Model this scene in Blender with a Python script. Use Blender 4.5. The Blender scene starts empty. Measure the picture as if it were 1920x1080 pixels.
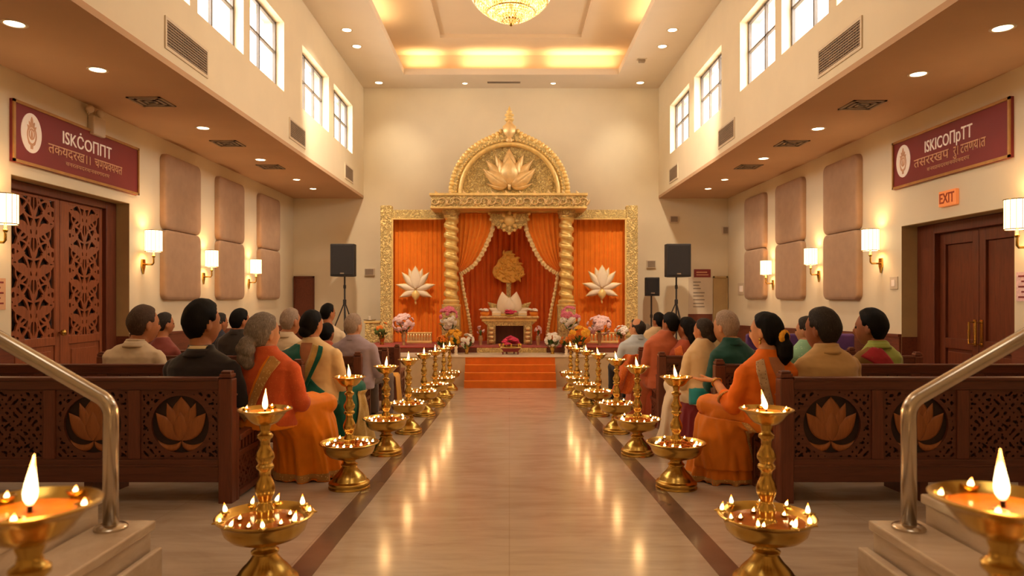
import bpy, bmesh, math, random
import numpy as np
from mathutils import Vector, Matrix, noise
from mathutils.bvhtree import BVHTree

random.seed(7)
PI = math.pi
C = bpy.context.scene.collection
F, CX, CY, H, SL = 1300.0, 955.0, 557.0, 1.1, 0.0408   # focal length in px, vanishing point, eye height, rake of the floor


def fz(y):
    return -SL * y


def S(d):
    return F / d


def P(px, py, d):
    s = F / d
    return Vector(((px - CX) / s, d, H - (py - CY) / s))


def dfloor(py):
    return F * H / (py - 610.0)


def lin(r, g, b):
    f = lambda c: (c / 255 / 12.92) if c / 255 <= .04045 else ((c / 255 + .055) / 1.055) ** 2.4
    return (f(r), f(g), f(b), 1)


# ------------------------------------------------------------------ mesh builder
class MB:
    def __init__(s):
        s.v = []
        s.f = []

    def add(s, vs, fs):
        b = len(s.v)
        s.v += [tuple(p) for p in vs]
        s.f += [tuple(b + i for i in f) for f in fs]
        return s

    def box(s, x0, x1, y0, y1, z0, z1):
        if x0 > x1: x0, x1 = x1, x0
        if y0 > y1: y0, y1 = y1, y0
        if z0 > z1: z0, z1 = z1, z0
        vs = [(x, y, z) for z in (z0, z1) for y in (y0, y1) for x in (x0, x1)]
        return s.add(vs, [(0, 2, 3, 1), (4, 5, 7, 6), (0, 1, 5, 4), (2, 6, 7, 3), (0, 4, 6, 2), (1, 3, 7, 5)])

    def hexa(s, b, t):
        """bottom quad and top quad, four points each, same winding (seen from above anticlockwise)"""
        return s.add(list(b) + list(t), [(3, 2, 1, 0), (4, 5, 6, 7), (0, 1, 5, 4), (1, 2, 6, 5), (2, 3, 7, 6), (3, 0, 4, 7)])

    def grid(s, fn, nu, nv, wrap=False):
        vs = [fn(i / nu, j / nv) for j in range(nv + 1) for i in range(nu + (0 if wrap else 1))]
        w = nu if wrap else nu + 1
        fs = []
        for j in range(nv):
            for i in range(nu):
                a, b = j * w + i, j * w + (i + 1) % w
                fs.append((a, b, b + w, a + w))
        return s.add(vs, fs)

    def lathe(s, prof, n=32, c=(0, 0, 0), axis='z', flute=0, fluten=0, squash=1.0):
        vs, fs = [], []
        m = len(prof)
        for r, z in prof:
            for i in range(n):
                a = 2 * PI * i / n
                rr = r * (1 + flute * math.cos(fluten * a)) if fluten else r
                x, y = rr * math.cos(a), rr * math.sin(a) * squash
                vs.append((c[0] + x, c[1] + y, c[2] + z) if axis == 'z' else (c[0] + x, c[1] - z, c[2] + y) if axis == 'y' else (c[0] + z, c[1] + x, c[2] + y))
        for j in range(m - 1):
            for i in range(n):
                a, b = j * n + i, j * n + (i + 1) % n
                fs.append((a, b, b + n, a + n))
        fs.append(tuple(reversed(range(n))))
        fs.append(tuple(range((m - 1) * n, m * n)))
        return s.add(vs, fs)

    def tube(s, pts, rad, n=10, round_ends=True, flat=1.0):
        pts = [Vector(p) for p in pts]
        rad = [rad] * len(pts) if isinstance(rad, (int, float)) else list(rad)
        if round_ends:
            d0 = (pts[0] - pts[1]).normalized(); d1 = (pts[-1] - pts[-2]).normalized()
            r0, r1 = rad[0], rad[-1]
            pts = [pts[0] + d0 * r0 * .95, pts[0] + d0 * r0 * .7] + pts + [pts[-1] + d1 * r1 * .7, pts[-1] + d1 * r1 * .95]
            rad = [r0 * .25, r0 * .7] + rad + [r1 * .7, r1 * .25]
        m = len(pts)
        t = (pts[1] - pts[0]).normalized()
        ref = Vector((0, 0, 1)) if abs(t.z) < .9 else Vector((0, 1, 0))
        u = t.cross(ref).normalized()
        vs, fs = [], []
        for k in range(m):
            t = ((pts[min(k + 1, m - 1)] - pts[max(k - 1, 0)])).normalized()
            u = (u - t * u.dot(t)).normalized()
            w = t.cross(u)
            for i in range(n):
                a = 2 * PI * i / n
                vs.append(pts[k] + u * math.cos(a) * rad[k] + w * math.sin(a) * rad[k] * flat)
        for k in range(m - 1):
            for i in range(n):
                a, b = k * n + i, k * n + (i + 1) % n
                fs.append((a, b, b + n, a + n))
        fs.append(tuple(reversed(range(n))))
        fs.append(tuple(range((m - 1) * n, m * n)))
        return s.add(vs, fs)

    def ball(s, c, r, n=14, m=9, rot=None):
        rx, ry, rz = (r, r, r) if isinstance(r, (int, float)) else r
        vs, fs = [], []
        for j in range(m + 1):
            th = PI * (j + .02 * (1 if j == 0 else -1 if j == m else 0)) / m
            for i in range(n):
                a = 2 * PI * i / n
                p = Vector((rx * math.sin(th) * math.cos(a), ry * math.sin(th) * math.sin(a), -rz * math.cos(th)))
                if rot: p = rot @ p
                vs.append((c[0] + p.x, c[1] + p.y, c[2] + p.z))
        for j in range(m):
            for i in range(n):
                a, b = j * n + i, j * n + (i + 1) % n
                fs.append((a, b, b + n, a + n))
        fs.append(tuple(reversed(range(n))))
        fs.append(tuple(range(m * n, (m + 1) * n)))
        return s.add(vs, fs)

    def prism(s, poly, fn, t0, t1):
        """extrude a 2D polygon: fn(u, v, w) -> point"""
        n = len(poly)
        vs = [fn(u, v, t0) for u, v in poly] + [fn(u, v, t1) for u, v in poly]
        fs = [tuple(reversed(range(n))), tuple(range(n, 2 * n))] + [(i, (i + 1) % n, n + (i + 1) % n, n + i) for i in range(n)]
        return s.add(vs, fs)

    def cutout(s, g, x0, x1, y0, y1, nx, ny, fn, t0, t1):
        """solid where g(X, Y) > 0, contour-clipped, extruded t0..t1 (t1 is the front)"""
        xs = np.linspace(x0, x1, nx + 1); ys = np.linspace(y0, y1, ny + 1)
        X, Y = np.meshgrid(xs, ys)
        G = g(X, Y)
        vid = {}
        base = len(s.v)
        V = []; Fc = []

        def vert(key, x, y):
            k = vid.get(key)
            if k is None:
                k = vid[key] = len(V) // 2
                V.append(fn(x, y, t1)); V.append(fn(x, y, t0))
            return k

        for j in range(ny):
            for i in range(nx):
                cs = ((i, j), (i + 1, j), (i + 1, j + 1), (i, j + 1))
                gs = [G[b, a] for a, b in cs]
                if max(gs) <= 0:
                    continue
                poly, cut = [], []
                for k in range(4):
                    a, b = cs[k], cs[(k + 1) % 4]
                    ga, gb = gs[k], gs[(k + 1) % 4]
                    if ga > 0:
                        poly.append(vert(a, xs[a[0]], ys[a[1]]))
                    if (ga > 0) != (gb > 0):
                        t = ga / (ga - gb)
                        q = vert((min(a, b), max(a, b)), xs[a[0]] + t * (xs[b[0]] - xs[a[0]]), ys[a[1]] + t * (ys[b[1]] - ys[a[1]]))
                        poly.append(q)
                        cut.append((len(poly) - 1, ga > 0))
                n = len(poly)
                if n < 3: continue
                Fc.append(tuple(base + 2 * p for p in poly))
                for idx, leaving in cut:
                    if leaving:
                        a, b = poly[idx], poly[(idx + 1) % n]
                        Fc.append((base + 2 * b, base + 2 * a, base + 2 * a + 1, base + 2 * b + 1))
                # outer border walls
                for k in range(4):
                    a, b = cs[k], cs[(k + 1) % 4]
                    if gs[k] > 0 and gs[(k + 1) % 4] > 0 and ((k == 0 and j == 0) or (k == 1 and i == nx - 1) or (k == 2 and j == ny - 1) or (k == 3 and i == 0)):
                        p, q = vid[a], vid[b]
                        Fc.append((base + 2 * q, base + 2 * p, base + 2 * p + 1, base + 2 * q + 1))
        s.v += [tuple(p) for p in V]
        s.f += Fc
        return s

    def petal(s, base, ang, L, W, fn, lift=0.0, puff=.02, curl=0.0, n=10, m=6, pw=.85, thick=.004):
        """a puffed pointed petal in a plane: base (u,v), direction ang from +v, fn(u,v,w)->point, w outwards"""
        vs, fs = [], []
        for side in (1, 0):
            for j in range(n + 1):
                t = j / n
                wd = W * max(math.sin(PI * min(1, t) ** pw), 0.0) + (.08 * W if j == 0 else 0)
                for i in range(m + 1):
                    q = -1 + 2 * i / m
                    u0 = q * wd; v0 = t * L
                    a = ang + curl * t
                    u = base[0] + math.cos(a) * u0 + math.sin(a) * v0
                    v = base[1] - math.sin(a) * u0 + math.cos(a) * v0
                    w = lift + (puff * (1 - q * q) * math.sin(PI * t) ** .6 + thick if side else 0)
                    vs.append(fn(u, v, w))
        k = (n + 1) * (m + 1)
        for j in range(n):
            for i in range(m):
                a = j * (m + 1) + i
                fs.append((a, a + 1, a + m + 2, a + m + 1))
        for j in range(n):
            a = j * (m + 1); b = a + m + 1
            fs.append((a, b, b + k, a + k))
            a += m; b += m
            fs.append((b, a, a + k, b + k))
        return s.add(vs, fs)

    def build(s, name, m, parent=None, smooth=False, bevel=0, local=False, kind=None, angle=None):
        me = bpy.data.meshes.new(name)
        vs = s.v
        if parent is not None and not local:
            l = Vector((0, 0, 0)); q = parent
            while q is not None:
                l = l + q.location; q = q.parent
            vs = [(a - l[0], b - l[1], c - l[2]) for a, b, c in vs]
        me.from_pydata(vs, [], s.f)
        me.update()
        return link(name, me, m, parent, smooth, bevel, kind, angle)


def link(name, me, m, parent=None, smooth=False, bevel=0, kind=None, angle=None):
    if m is not None and not me.materials:
        me.materials.append(m)
    o = bpy.data.objects.new(name, me)
    C.objects.link(o)
    o.parent = parent
    if smooth:
        for p in me.polygons: p.use_smooth = True
    if angle:
        for p in me.polygons: p.use_smooth = True
        me.set_sharp_from_angle(angle=math.radians(angle))
    if bevel:
        b = o.modifiers.new('bevel', 'BEVEL'); b.width = bevel; b.segments = 2; b.limit_method = 'ANGLE'
    if kind: o['kind'] = kind
    return o


def thing(name, label, cat, loc=(0, 0, 0), rz=0, group=None):
    o = bpy.data.objects.new(name, None)
    o.empty_display_size = .1
    C.objects.link(o)
    o.location = loc
    o.rotation_euler = (0, 0, rz)
    o['label'] = label; o['category'] = cat
    if group: o['group'] = group
    return o


def tag(o, label, cat, group=None):
    o['label'] = label; o['category'] = cat
    if group: o['group'] = group
    return o


def copy_tree(o, parent=None):
    c = o.copy()
    C.objects.link(c)
    c.parent = parent
    for ch in list(o.children):
        copy_tree(ch, c)
    return c


def dup(o, label, loc, rz=None, scale=None):
    c = copy_tree(o)
    c.location = loc
    if rz is not None: c.rotation_euler = (0, 0, rz)
    if scale: c.scale = (scale,) * 3 if isinstance(scale, (int, float)) else scale
    c['label'] = label
    return c


def struct(o):
    o['kind'] = 'structure'
    return o


def remesh(mb, voxel, smooth_it=2, disp=None):
    me = bpy.data.meshes.new('tmp')
    me.from_pydata(mb.v, [], mb.f); me.update()
    o = bpy.data.objects.new('tmp', me); C.objects.link(o)
    md = o.modifiers.new('r', 'REMESH'); md.mode = 'VOXEL'; md.voxel_size = voxel; md.adaptivity = 0
    if smooth_it:
        sm = o.modifiers.new('s', 'SMOOTH'); sm.factor = .5; sm.iterations = smooth_it
    dg = bpy.context.evaluated_depsgraph_get()
    out = bpy.data.meshes.new_from_object(o.evaluated_get(dg))
    bpy.data.objects.remove(o); bpy.data.meshes.remove(me)
    if disp:
        n = len(out.vertices)
        co = np.empty(n * 3); no = np.empty(n * 3)
        out.vertices.foreach_get('co', co); out.vertex_normals.foreach_get('vector', no)
        co = co.reshape(-1, 3); no = no.reshape(-1, 3)
        h = np.array([disp(Vector(c), Vector(k)) for c, k in zip(co, no)])
        co = co + no * h[:, None]
        out.vertices.foreach_set('co', co.ravel()); out.update()
    return out


# ------------------------------------------------------------------ materials
class N:
    def __init__(s, name):
        s.m = bpy.data.materials.new(name); s.m.use_nodes = True
        s.t = s.m.node_tree; s.b = s.t.nodes['Principled BSDF']

    def n(s, typ, **kw):
        x = s.t.nodes.new(typ)
        for k, v in kw.items():
            if k.startswith('i_'):
                x.inputs[k[2:].replace('_', ' ')].default_value = v
            else:
                setattr(x, k, v)
        return x

    def l(s, a, b):
        s.t.links.new(a, b)

    def coords(s, scale=(1, 1, 1), kind='Object', rot=(0, 0, 0)):
        tc = s.n('ShaderNodeTexCoord'); mp = s.n('ShaderNodeMapping')
        mp.inputs['Scale'].default_value = scale; mp.inputs['Rotation'].default_value = rot
        s.l(tc.outputs[kind], mp.inputs[0])
        return mp.outputs[0]

    def noise(s, co, scale=5, detail=4, rough=.55, dist=0):
        x = s.n('ShaderNodeTexNoise'); x.inputs['Scale'].default_value = scale; x.inputs['Detail'].default_value = detail
        x.inputs['Roughness'].default_value = rough; x.inputs['Distortion'].default_value = dist
        s.l(co, x.inputs['Vector'])
        return x.outputs['Fac']

    def ramp(s, fac, stops):
        r = s.n('ShaderNodeValToRGB')
        e = r.color_ramp.elements
        while len(e) < len(stops): e.new(.5)
        for k, (p, c) in enumerate(stops):
            e[k].position = p; e[k].color = c
        s.l(fac, r.inputs[0])
        return r.outputs[0]

    def mix(s, fac, a, b, mode='MIX'):
        x = s.n('ShaderNodeMix', data_type='RGBA', blend_type=mode)
        for sock, v in ((x.inputs[0], fac), (x.inputs[6], a), (x.inputs[7], b)):
            if hasattr(v, 'links'): s.l(v, sock)
            else: sock.default_value = v
        return x.outputs[2]

    def bump(s, h, strength=.3, dist=.01):
        b = s.n('ShaderNodeBump'); b.inputs['Strength'].default_value = strength; b.inputs['Distance'].default_value = dist
        s.l(h, b.inputs['Height']); s.l(b.outputs[0], s.b.inputs['Normal'])

    def set(s, col=None, rough=None, metal=None, spec=None, **kw):
        for k, v in (('Base Color', col), ('Roughness', rough), ('Metallic', metal), ('Specular IOR Level', spec)):
            if v is None: continue
            if hasattr(v, 'links'): s.l(v, s.b.inputs[k])
            else: s.b.inputs[k].default_value = v
        for k, v in kw.items():
            s.b.inputs[k.replace('_', ' ')].default_value = v
        return s


def sc(c, k):
    return (c[0] * k, c[1] * k, c[2] * k, 1)


def m_plain(name, c, rough=.5, metal=0, var=.12, scale=8, bump=0, spec=.5, **kw):
    n = N(name); co = n.coords()
    f = n.noise(co, scale)
    n.set(n.ramp(f, [(.3, sc(c, 1 - var)), (.7, sc(c, 1 + var))]), rough, metal, spec, **kw)
    if bump: n.bump(n.noise(co, scale * 6), bump, .004)
    return n.m


def m_wood(name, c, rough=.38, axis=0, dark=.55):
    n = N(name)
    scl = [14, 14, 14]; scl[axis] = 1.1
    co = n.coords(tuple(scl))
    f = n.noise(co, 3.2, 6, .6, .6)
    g = n.noise(co, 14, 3, .6)
    col = n.ramp(f, [(.28, sc(c, dark)), (.5, c), (.75, sc(c, 1.3))])
    n.set(n.mix(.25, col, n.ramp(g, [(.3, sc(c, .5)), (.7, sc(c, 1.2))])), rough, 0, .45)
    n.bump(g, .12, .003)
    return n.m


def m_cloth(name, c, rough=.85, var=.15, weave=260, bump=.15, sheen=.25, c2=None, pattern=0):
    n = N(name); co = n.coords()
    f = n.noise(co, 6, 4)
    col = n.ramp(f, [(.3, sc(c, 1 - var)), (.7, sc(c, 1 + var))])
    if c2 is not None:
        v = n.n('ShaderNodeTexVoronoi'); v.inputs['Scale'].default_value = pattern
        n.l(co, v.inputs['Vector'])
        r = n.ramp(v.outputs['Distance'], [(.16, (1, 1, 1, 1)), (.26, (0, 0, 0, 1))])
        col = n.mix(r, col, c2)
    n.set(col, rough, 0, .25, Sheen_Weight=sheen, Sheen_Roughness=.5)
    n.bump(n.noise(co, weave, 2), bump, .002)
    return n.m


def m_gold(name, c, rough=.32, metal=.85, ornament=0, depth=.02, dark=.35):
    n = N(name); co = n.coords()
    if ornament:
        v = n.n('ShaderNodeTexVoronoi', feature='SMOOTH_F1'); v.inputs['Scale'].default_value = ornament
        v.inputs['Smoothness'].default_value = .35
        w = n.n('ShaderNodeTexNoise'); w.inputs['Scale'].default_value = ornament * .8; w.inputs['Detail'].default_value = 2
        n.l(co, w.inputs['Vector'])
        ad = n.n('ShaderNodeVectorMath', operation='MULTIPLY_ADD')
        n.l(w.outputs['Color'], ad.inputs[0]); ad.inputs[1].default_value = (.16, .16, .16); n.l(co, ad.inputs[2])
        n.l(ad.outputs[0], v.inputs['Vector'])
        sn = n.n('ShaderNodeMath', operation='SINE'); ml = n.n('ShaderNodeMath', operation='MULTIPLY')
        ml.inputs[1].default_value = 13; n.l(v.outputs['Distance'], ml.inputs[0]); n.l(ml.outputs[0], sn.inputs[0])
        col = n.ramp(sn.outputs[0], [(0, sc(c, dark)), (.45, c), (1, sc(c, 1.25))])  # shade in the hollows of the relief is put into the colour
        n.set(col, rough, metal, .5)
        n.bump(sn.outputs[0], 1.0, depth)
    else:
        f = n.noise(co, 9, 4)
        n.set(n.ramp(f, [(.3, sc(c, .82)), (.7, sc(c, 1.1))]), rough, metal, .5)
        n.bump(n.noise(co, 60, 3), .08, .003)
    return n.m


def m_emit(name, c, strength, sample=True, c2=None):
    n = N(name)
    n.b.inputs['Base Color'].default_value = c
    n.b.inputs['Roughness'].default_value = .6
    if c2 is not None:
        co = n.coords(kind='Generated')
        sx = n.n('ShaderNodeSeparateXYZ'); n.l(co, sx.inputs[0])
        n.l(n.ramp(sx.outputs['Z'], [(.0, sc(c2, .35)), (.16, c), (.55, c), (.8, c2), (1.0, sc(c2, .5))]), n.b.inputs['Emission Color'])
    else:
        n.b.inputs['Emission Color'].default_value = c
    n.b.inputs['Emission Strength'].default_value = strength
    if not sample: n.m.cycles.emission_sampling = 'NONE'
    return n.m


M = {}
M['wall'] = m_plain('wall_paint', lin(236, 220, 188), .8, var=.03, scale=1.5, bump=.04, spec=.2)
M['ceil'] = m_plain('ceiling_paint', lin(234, 218, 194), .85, var=.03, scale=1.2, spec=.2)
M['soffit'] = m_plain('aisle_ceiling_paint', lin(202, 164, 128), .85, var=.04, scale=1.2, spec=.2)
M['coffer'] = m_plain('coffer_paint', lin(236, 212, 178), .8, var=.03, scale=1, spec=.2)
M['olive'] = m_plain('jamb_paint', lin(190, 160, 110), .8, var=.04)
M['wains'] = m_wood('wainscot_wood', lin(120, 62, 40), .5, 1)
M['pew'] = m_wood('pew_wood', lin(102, 55, 37), .36, 0)
M['pewz'] = m_wood('pew_post_wood', lin(112, 60, 40), .36, 2)
M['pewcut'] = m_wood('pew_fretwork_wood', lin(102, 55, 36), .45, 0)
M['pewdark'] = m_plain('pew_recess_wood', lin(44, 24, 15), .7)
M['lotuswood'] = m_wood('carved_lotus_wood', lin(160, 96, 46), .42, 2, .75)
M['doorfr'] = m_wood('door_frame_wood', lin(110, 54, 30), .45, 2)
M['door'] = m_wood('door_wood', lin(150, 82, 48), .45, 2)
M['door2'] = m_wood('plain_door_wood', lin(112, 54, 28), .42, 2)
M['doordark'] = m_plain('door_recess', lin(40, 22, 14), .8)
M['brass'] = m_gold('brass', lin(204, 166, 84), .25, 1.0)
M['goldorn'] = m_gold('ornate_gold', lin(253, 218, 142), .5, .12, 15.0, .014, .78)
M['goldfine'] = m_gold('fine_ornate_gold', lin(254, 220, 144), .5, .12, 20.0, .010, .78)
M['goldsm'] = m_gold('smooth_gold', lin(250, 212, 132), .36, .25)
M['goldcol'] = m_gold('column_gold', lin(250, 214, 130), .26, .45)
M['goldlotus'] = m_gold('pale_gold', lin(240, 202, 138), .35, .35)
M['cream'] = m_plain('cream_enamel', lin(246, 226, 196), .45, var=.04)
M['orange'] = m_cloth('orange_drape', lin(250, 136, 34), .75, .06, 200, .06, .1)
M['orange2'] = m_cloth('bright_orange_drape', lin(252, 150, 48), .7, .06, 200, .06, .1)
M['rust'] = m_cloth('rust_drape', lin(236, 112, 36), .75, .06, 200, .06, .1)
M['fringe'] = m_plain('gold_fringe', lin(250, 218, 156), .6, 0, .2, 40)
M['moundgold'] = m_gold('orange_gold', lin(250, 190, 84), .5, .1)
M['carpet'] = m_cloth('orange_carpet', lin(226, 118, 38), .9, .1, 300, .2, .1)
M['redcarpet'] = m_cloth('red_carpet', lin(170, 50, 38), .9, .12, 300, .2)
M['stage'] = m_plain('stage_stone', lin(212, 186, 148), .6, var=.05)
M['stagetop'] = m_plain('stage_top', lin(226, 206, 180), .4, var=.05)
M['black'] = m_plain('speaker_black', lin(46, 40, 38), .6, var=.1)
M['grille'] = m_plain('speaker_grille', lin(38, 33, 32), .75, var=.15, scale=60, bump=.3)
M['panel'] = m_cloth('acoustic_fabric', lin(186, 150, 118), .95, .07, 90, .5, .1)
M['steel'] = m_plain('brushed_steel', lin(200, 188, 172), .25, 1.0, var=.06)
M['marble'] = None
M['vent'] = m_plain('vent_grey', lin(150, 128, 104), .6)
M['ventdark'] = m_plain('vent_dark', lin(90, 72, 56), .7)
M['white'] = m_plain('white_plastic', lin(222, 202, 172), .5, var=.03)
M['winframe'] = m_plain('window_frame_grey', lin(112, 102, 94), .5)
M['signred'] = m_plain('sign_maroon', lin(138, 46, 44), .5, var=.06, scale=2)
M['signgold'] = m_gold('sign_gold', lin(196, 146, 84), .4, .4)
M['ltr'] = m_plain('lettering_cream', lin(250, 226, 200), .5, var=.02, Emission_Strength=.12, Emission_Color=lin(250, 226, 200))
M['ltr2'] = m_plain('lettering_tan', lin(226, 172, 130), .5, var=.02)
M['exit'] = m_emit('exit_sign_orange', lin(232, 134, 70), .35, False)
M['exitltr'] = m_plain('exit_letters', lin(170, 70, 30), .5)
M['shade'] = m_emit('lit_shade', lin(255, 228, 180), 2.3, False)
M['down'] = m_emit('downlight_lens', lin(255, 226, 184), 9, False)
M['flame'] = m_emit('flame', lin(255, 226, 160), 7, False, lin(255, 120, 30))
M['flames'] = m_emit('small_flame', lin(255, 214, 150), 9, False, lin(255, 150, 60))
M['oil'] = m_plain('lamp_oil', lin(206, 112, 36), .12, 0, var=.2, scale=20, spec=.8)
M['wick'] = m_plain('wick', lin(40, 24, 18), .9)
M['petalmix'] = m_plain('marigold_orange', lin(232, 128, 36), .8, var=.25, scale=40)
M['purple'] = m_cloth('purple_fabric', lin(96, 60, 120), .85)
M['paper'] = m_plain('paper', lin(226, 206, 178), .8, var=.03)
M['ink'] = m_plain('ink', lin(150, 130, 110), .8)
M['pink'] = m_plain('pink_flower', lin(226, 120, 140), .7, var=.25, scale=40)
M['palepink'] = m_plain('pale_pink_flower', lin(240, 200, 196), .7, var=.15, scale=40)
M['whitefl'] = m_plain('white_flower', lin(246, 236, 222), .7, var=.06, scale=40)
M['yellowfl'] = m_plain('yellow_flower', lin(248, 178, 44), .7, var=.2, scale=40)
M['magenta'] = m_plain('magenta_flower', lin(216, 60, 96), .7, var=.25, scale=40)
M['green'] = m_plain('leaf_green', lin(90, 116, 50), .6, var=.3, scale=20)
M['glassvase'] = m_plain('vase_glaze', lin(206, 170, 120), .2, .3, var=.1)
M['darkpot'] = m_plain('dark_pot', lin(96, 48, 30), .4)
# ================================================================== ROOM
XL, XR, NL, NR, YB, YF = -4.86, 4.92, -3.28, 3.36, 15.6, -1.6
ZS, ZC = 3.32, 5.8
PN = lambda f: (lambda a, b, c: f(a, b, c))


def floor_material():
    n = N('polished_marble_floor')
    co = n.coords()
    f = n.noise(n.coords((.8, 1.6, 1)), 1.3, 8, .6, 1.6)
    g = n.noise(n.coords((1.0, 5.0, 1)), 2.2, 5, .6, .8)
    base = n.ramp(f, [(.25, lin(184, 162, 140)), (.5, lin(210, 190, 168)), (.75, lin(220, 202, 182))])
    base = n.mix(.35, base, n.ramp(g, [(.35, lin(180, 158, 134)), (.6, lin(218, 200, 178))]))
    br = n.n('ShaderNodeTexBrick')
    br.inputs['Scale'].default_value = 1.0; br.inputs['Brick Width'].default_value = 1.0; br.inputs['Row Height'].default_value = 1.0
    br.inputs['Mortar Size'].default_value = .003; br.inputs['Mortar Smooth'].default_value = .3
    br.offset = 0
    br.inputs['Color1'].default_value = (1, 1, 1, 1); br.inputs['Color2'].default_value = (.95, .95, .95, 1); br.inputs['Mortar'].default_value = (.84, .81, .78, 1)
    n.l(co, br.inputs['Vector'])
    col = n.mix(1.0, base, br.outputs['Color'], 'MULTIPLY')
    r = n.ramp(n.noise(n.coords((1, 1, 1)), 5, 3), [(.3, (.15, .15, .15, 1)), (.8, (.22, .22, .22, 1))])
    n.set(col, r, 0, .6, Coat_Weight=.12, Coat_Roughness=.12)
    return n.m


M['floor'] = floor_material()
M['strip'] = m_plain('dark_marble_border', lin(128, 102, 84), .14, var=.15, scale=4, spec=.6)
n = N('pale_marble_steps'); co = n.coords((1, 1, 3))
n.set(n.ramp(n.noise(co, 2.5, 6, .6, 1.2), [(.3, lin(196, 172, 146)), (.7, lin(228, 208, 184))]), .22, 0, .5)
M['marble'] = n.m
n = N('window_glass')
tr = n.n('ShaderNodeBsdfTransparent'); gl = n.n('ShaderNodeBsdfGlossy'); mx = n.n('ShaderNodeMixShader')
gl.inputs['Roughness'].default_value = .05; mx.inputs[0].default_value = .06
n.l(tr.outputs[0], mx.inputs[1]); n.l(gl.outputs[0], mx.inputs[2]); n.l(mx.outputs[0], n.t.nodes['Material Output'].inputs['Surface'])
M['glass'] = n.m

b = MB(); b.hexa([(-5.6, YF, fz(YF) - .1), (5.7, YF, fz(YF) - .1), (5.7, YB + .1, fz(YB) - .1), (-5.6, YB + .1, fz(YB) - .1)],
                 [(-5.6, YF, fz(YF)), (5.7, YF, fz(YF)), (5.7, YB + .1, fz(YB)), (-5.6, YB + .1, fz(YB))])
struct(b.build('floor', M['floor']))
for k, xc in enumerate((-.925, .98)):
    b = MB(); w = .06
    ya, yb2 = YF + .05, 12.42
    b.hexa([(xc - w, ya, fz(ya) - .01), (xc + w, ya, fz(ya) - .01), (xc + w, yb2, fz(yb2) - .01), (xc - w, yb2, fz(yb2) - .01)],
           [(xc - w, ya, fz(ya) + .003), (xc + w, ya, fz(ya) + .003), (xc + w, yb2, fz(yb2) + .003), (xc - w, yb2, fz(yb2) + .003)])
    struct(b.build('trim_%d' % (k + 1), M['strip']))

b = MB().box(-5.6, 5.7, YB, YB + .2, -.9, ZC + .1)
struct(b.build('wall_back', M['wall']))
b = MB().box(-5.6, 5.7, YF - .2, YF, -.3, ZC + .1)
struct(b.build('wall_front', M['wall']))
DL0, DL1, DLT = 6.76, 8.87, 2.3
DR0, DR1, DRT = 6.75, 8.70, 1.99
for nm, x0, x1, d0, d1, dt in (('wall_left', XL - .4, XL, DL0, DL1, DLT), ('wall_right', XR, XR + .4, DR0, DR1, DRT)):
    b = MB()
    b.box(x0, x1, YF, d0, -.8, ZS + .08); b.box(x0, x1, d1, YB, -.8, ZS + .08); b.box(x0, x1, d0, d1, dt, ZS + .08)
    struct(b.build(nm, M['wall']))
WIN = [(5.9, 7.12, 2), (7.3, 8.56, 2), (8.77, 10.1, 2), (10.98, 12.6, 3), (12.95, 14.5, 3)]
WZ0, WZ1 = 4.09, 5.1
for nm, x0, x1 in (('wall_nave_left', NL - .3, NL), ('wall_nave_right', NR, NR + .3)):
    b = MB()
    b.box(x0, x1, YF, YB, ZS + .06, WZ0); b.box(x0, x1, YF, YB, WZ1, ZC + .1)
    ys = [YF] + [v for w in WIN for v in w[:2]] + [YB]
    for k in range(0, len(ys), 2):
        b.box(x0, x1, ys[k], ys[k + 1], WZ0, WZ1)
    struct(b.build(nm, M['wall']))
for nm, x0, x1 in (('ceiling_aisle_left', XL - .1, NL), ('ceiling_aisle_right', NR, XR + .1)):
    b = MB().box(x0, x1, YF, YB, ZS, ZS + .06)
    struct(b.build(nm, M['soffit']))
# nave ceiling with a stepped coffer
cx0, cx1, cy0, cy1 = -2.23, 2.31, 2.4, 14.65
b = MB()
b.box(NL, cx0, YF, YB, ZC, ZC + .13); b.box(cx1, NR, YF, YB, ZC, ZC + .13)
b.box(cx0, cx1, YF, cy0, ZC, ZC + .13); b.box(cx0, cx1, cy1, YB, ZC, ZC + .13)
struct(b.build('ceiling', M['ceil']))
b = MB(); g = .27; zt = 6.3
b.box(cx0 - g - .1, cx0 - g, cy0 - g, cy1 + g, ZC + .13, zt); b.box(cx1 + g, cx1 + g + .1, cy0 - g, cy1 + g, ZC + .13, zt)
b.box(cx0 - g, cx1 + g, cy1 + g, cy1 + g + .1, ZC + .13, zt); b.box(cx0 - g, cx1 + g, cy0 - g - .1, cy0 - g, ZC + .13, zt)
ix0, ix1, iy0, iy1 = -1.39, 1.45, 3.2, 13.9
b.box(cx0 - g, ix0, cy0 - g, cy1 + g, zt, zt + .07); b.box(ix1, cx1 + g, cy0 - g, cy1 + g, zt, zt + .07)
b.box(ix0, ix1, cy0 - g, iy0, zt, zt + .07); b.box(ix0, ix1, iy1, cy1 + g, zt, zt + .07)
b.box(cx0 - g, cx1 + g, cy0 - g, cy1 + g, zt + .07, zt + .12)
struct(b.build('ceiling_coffer', M['coffer']))

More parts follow.
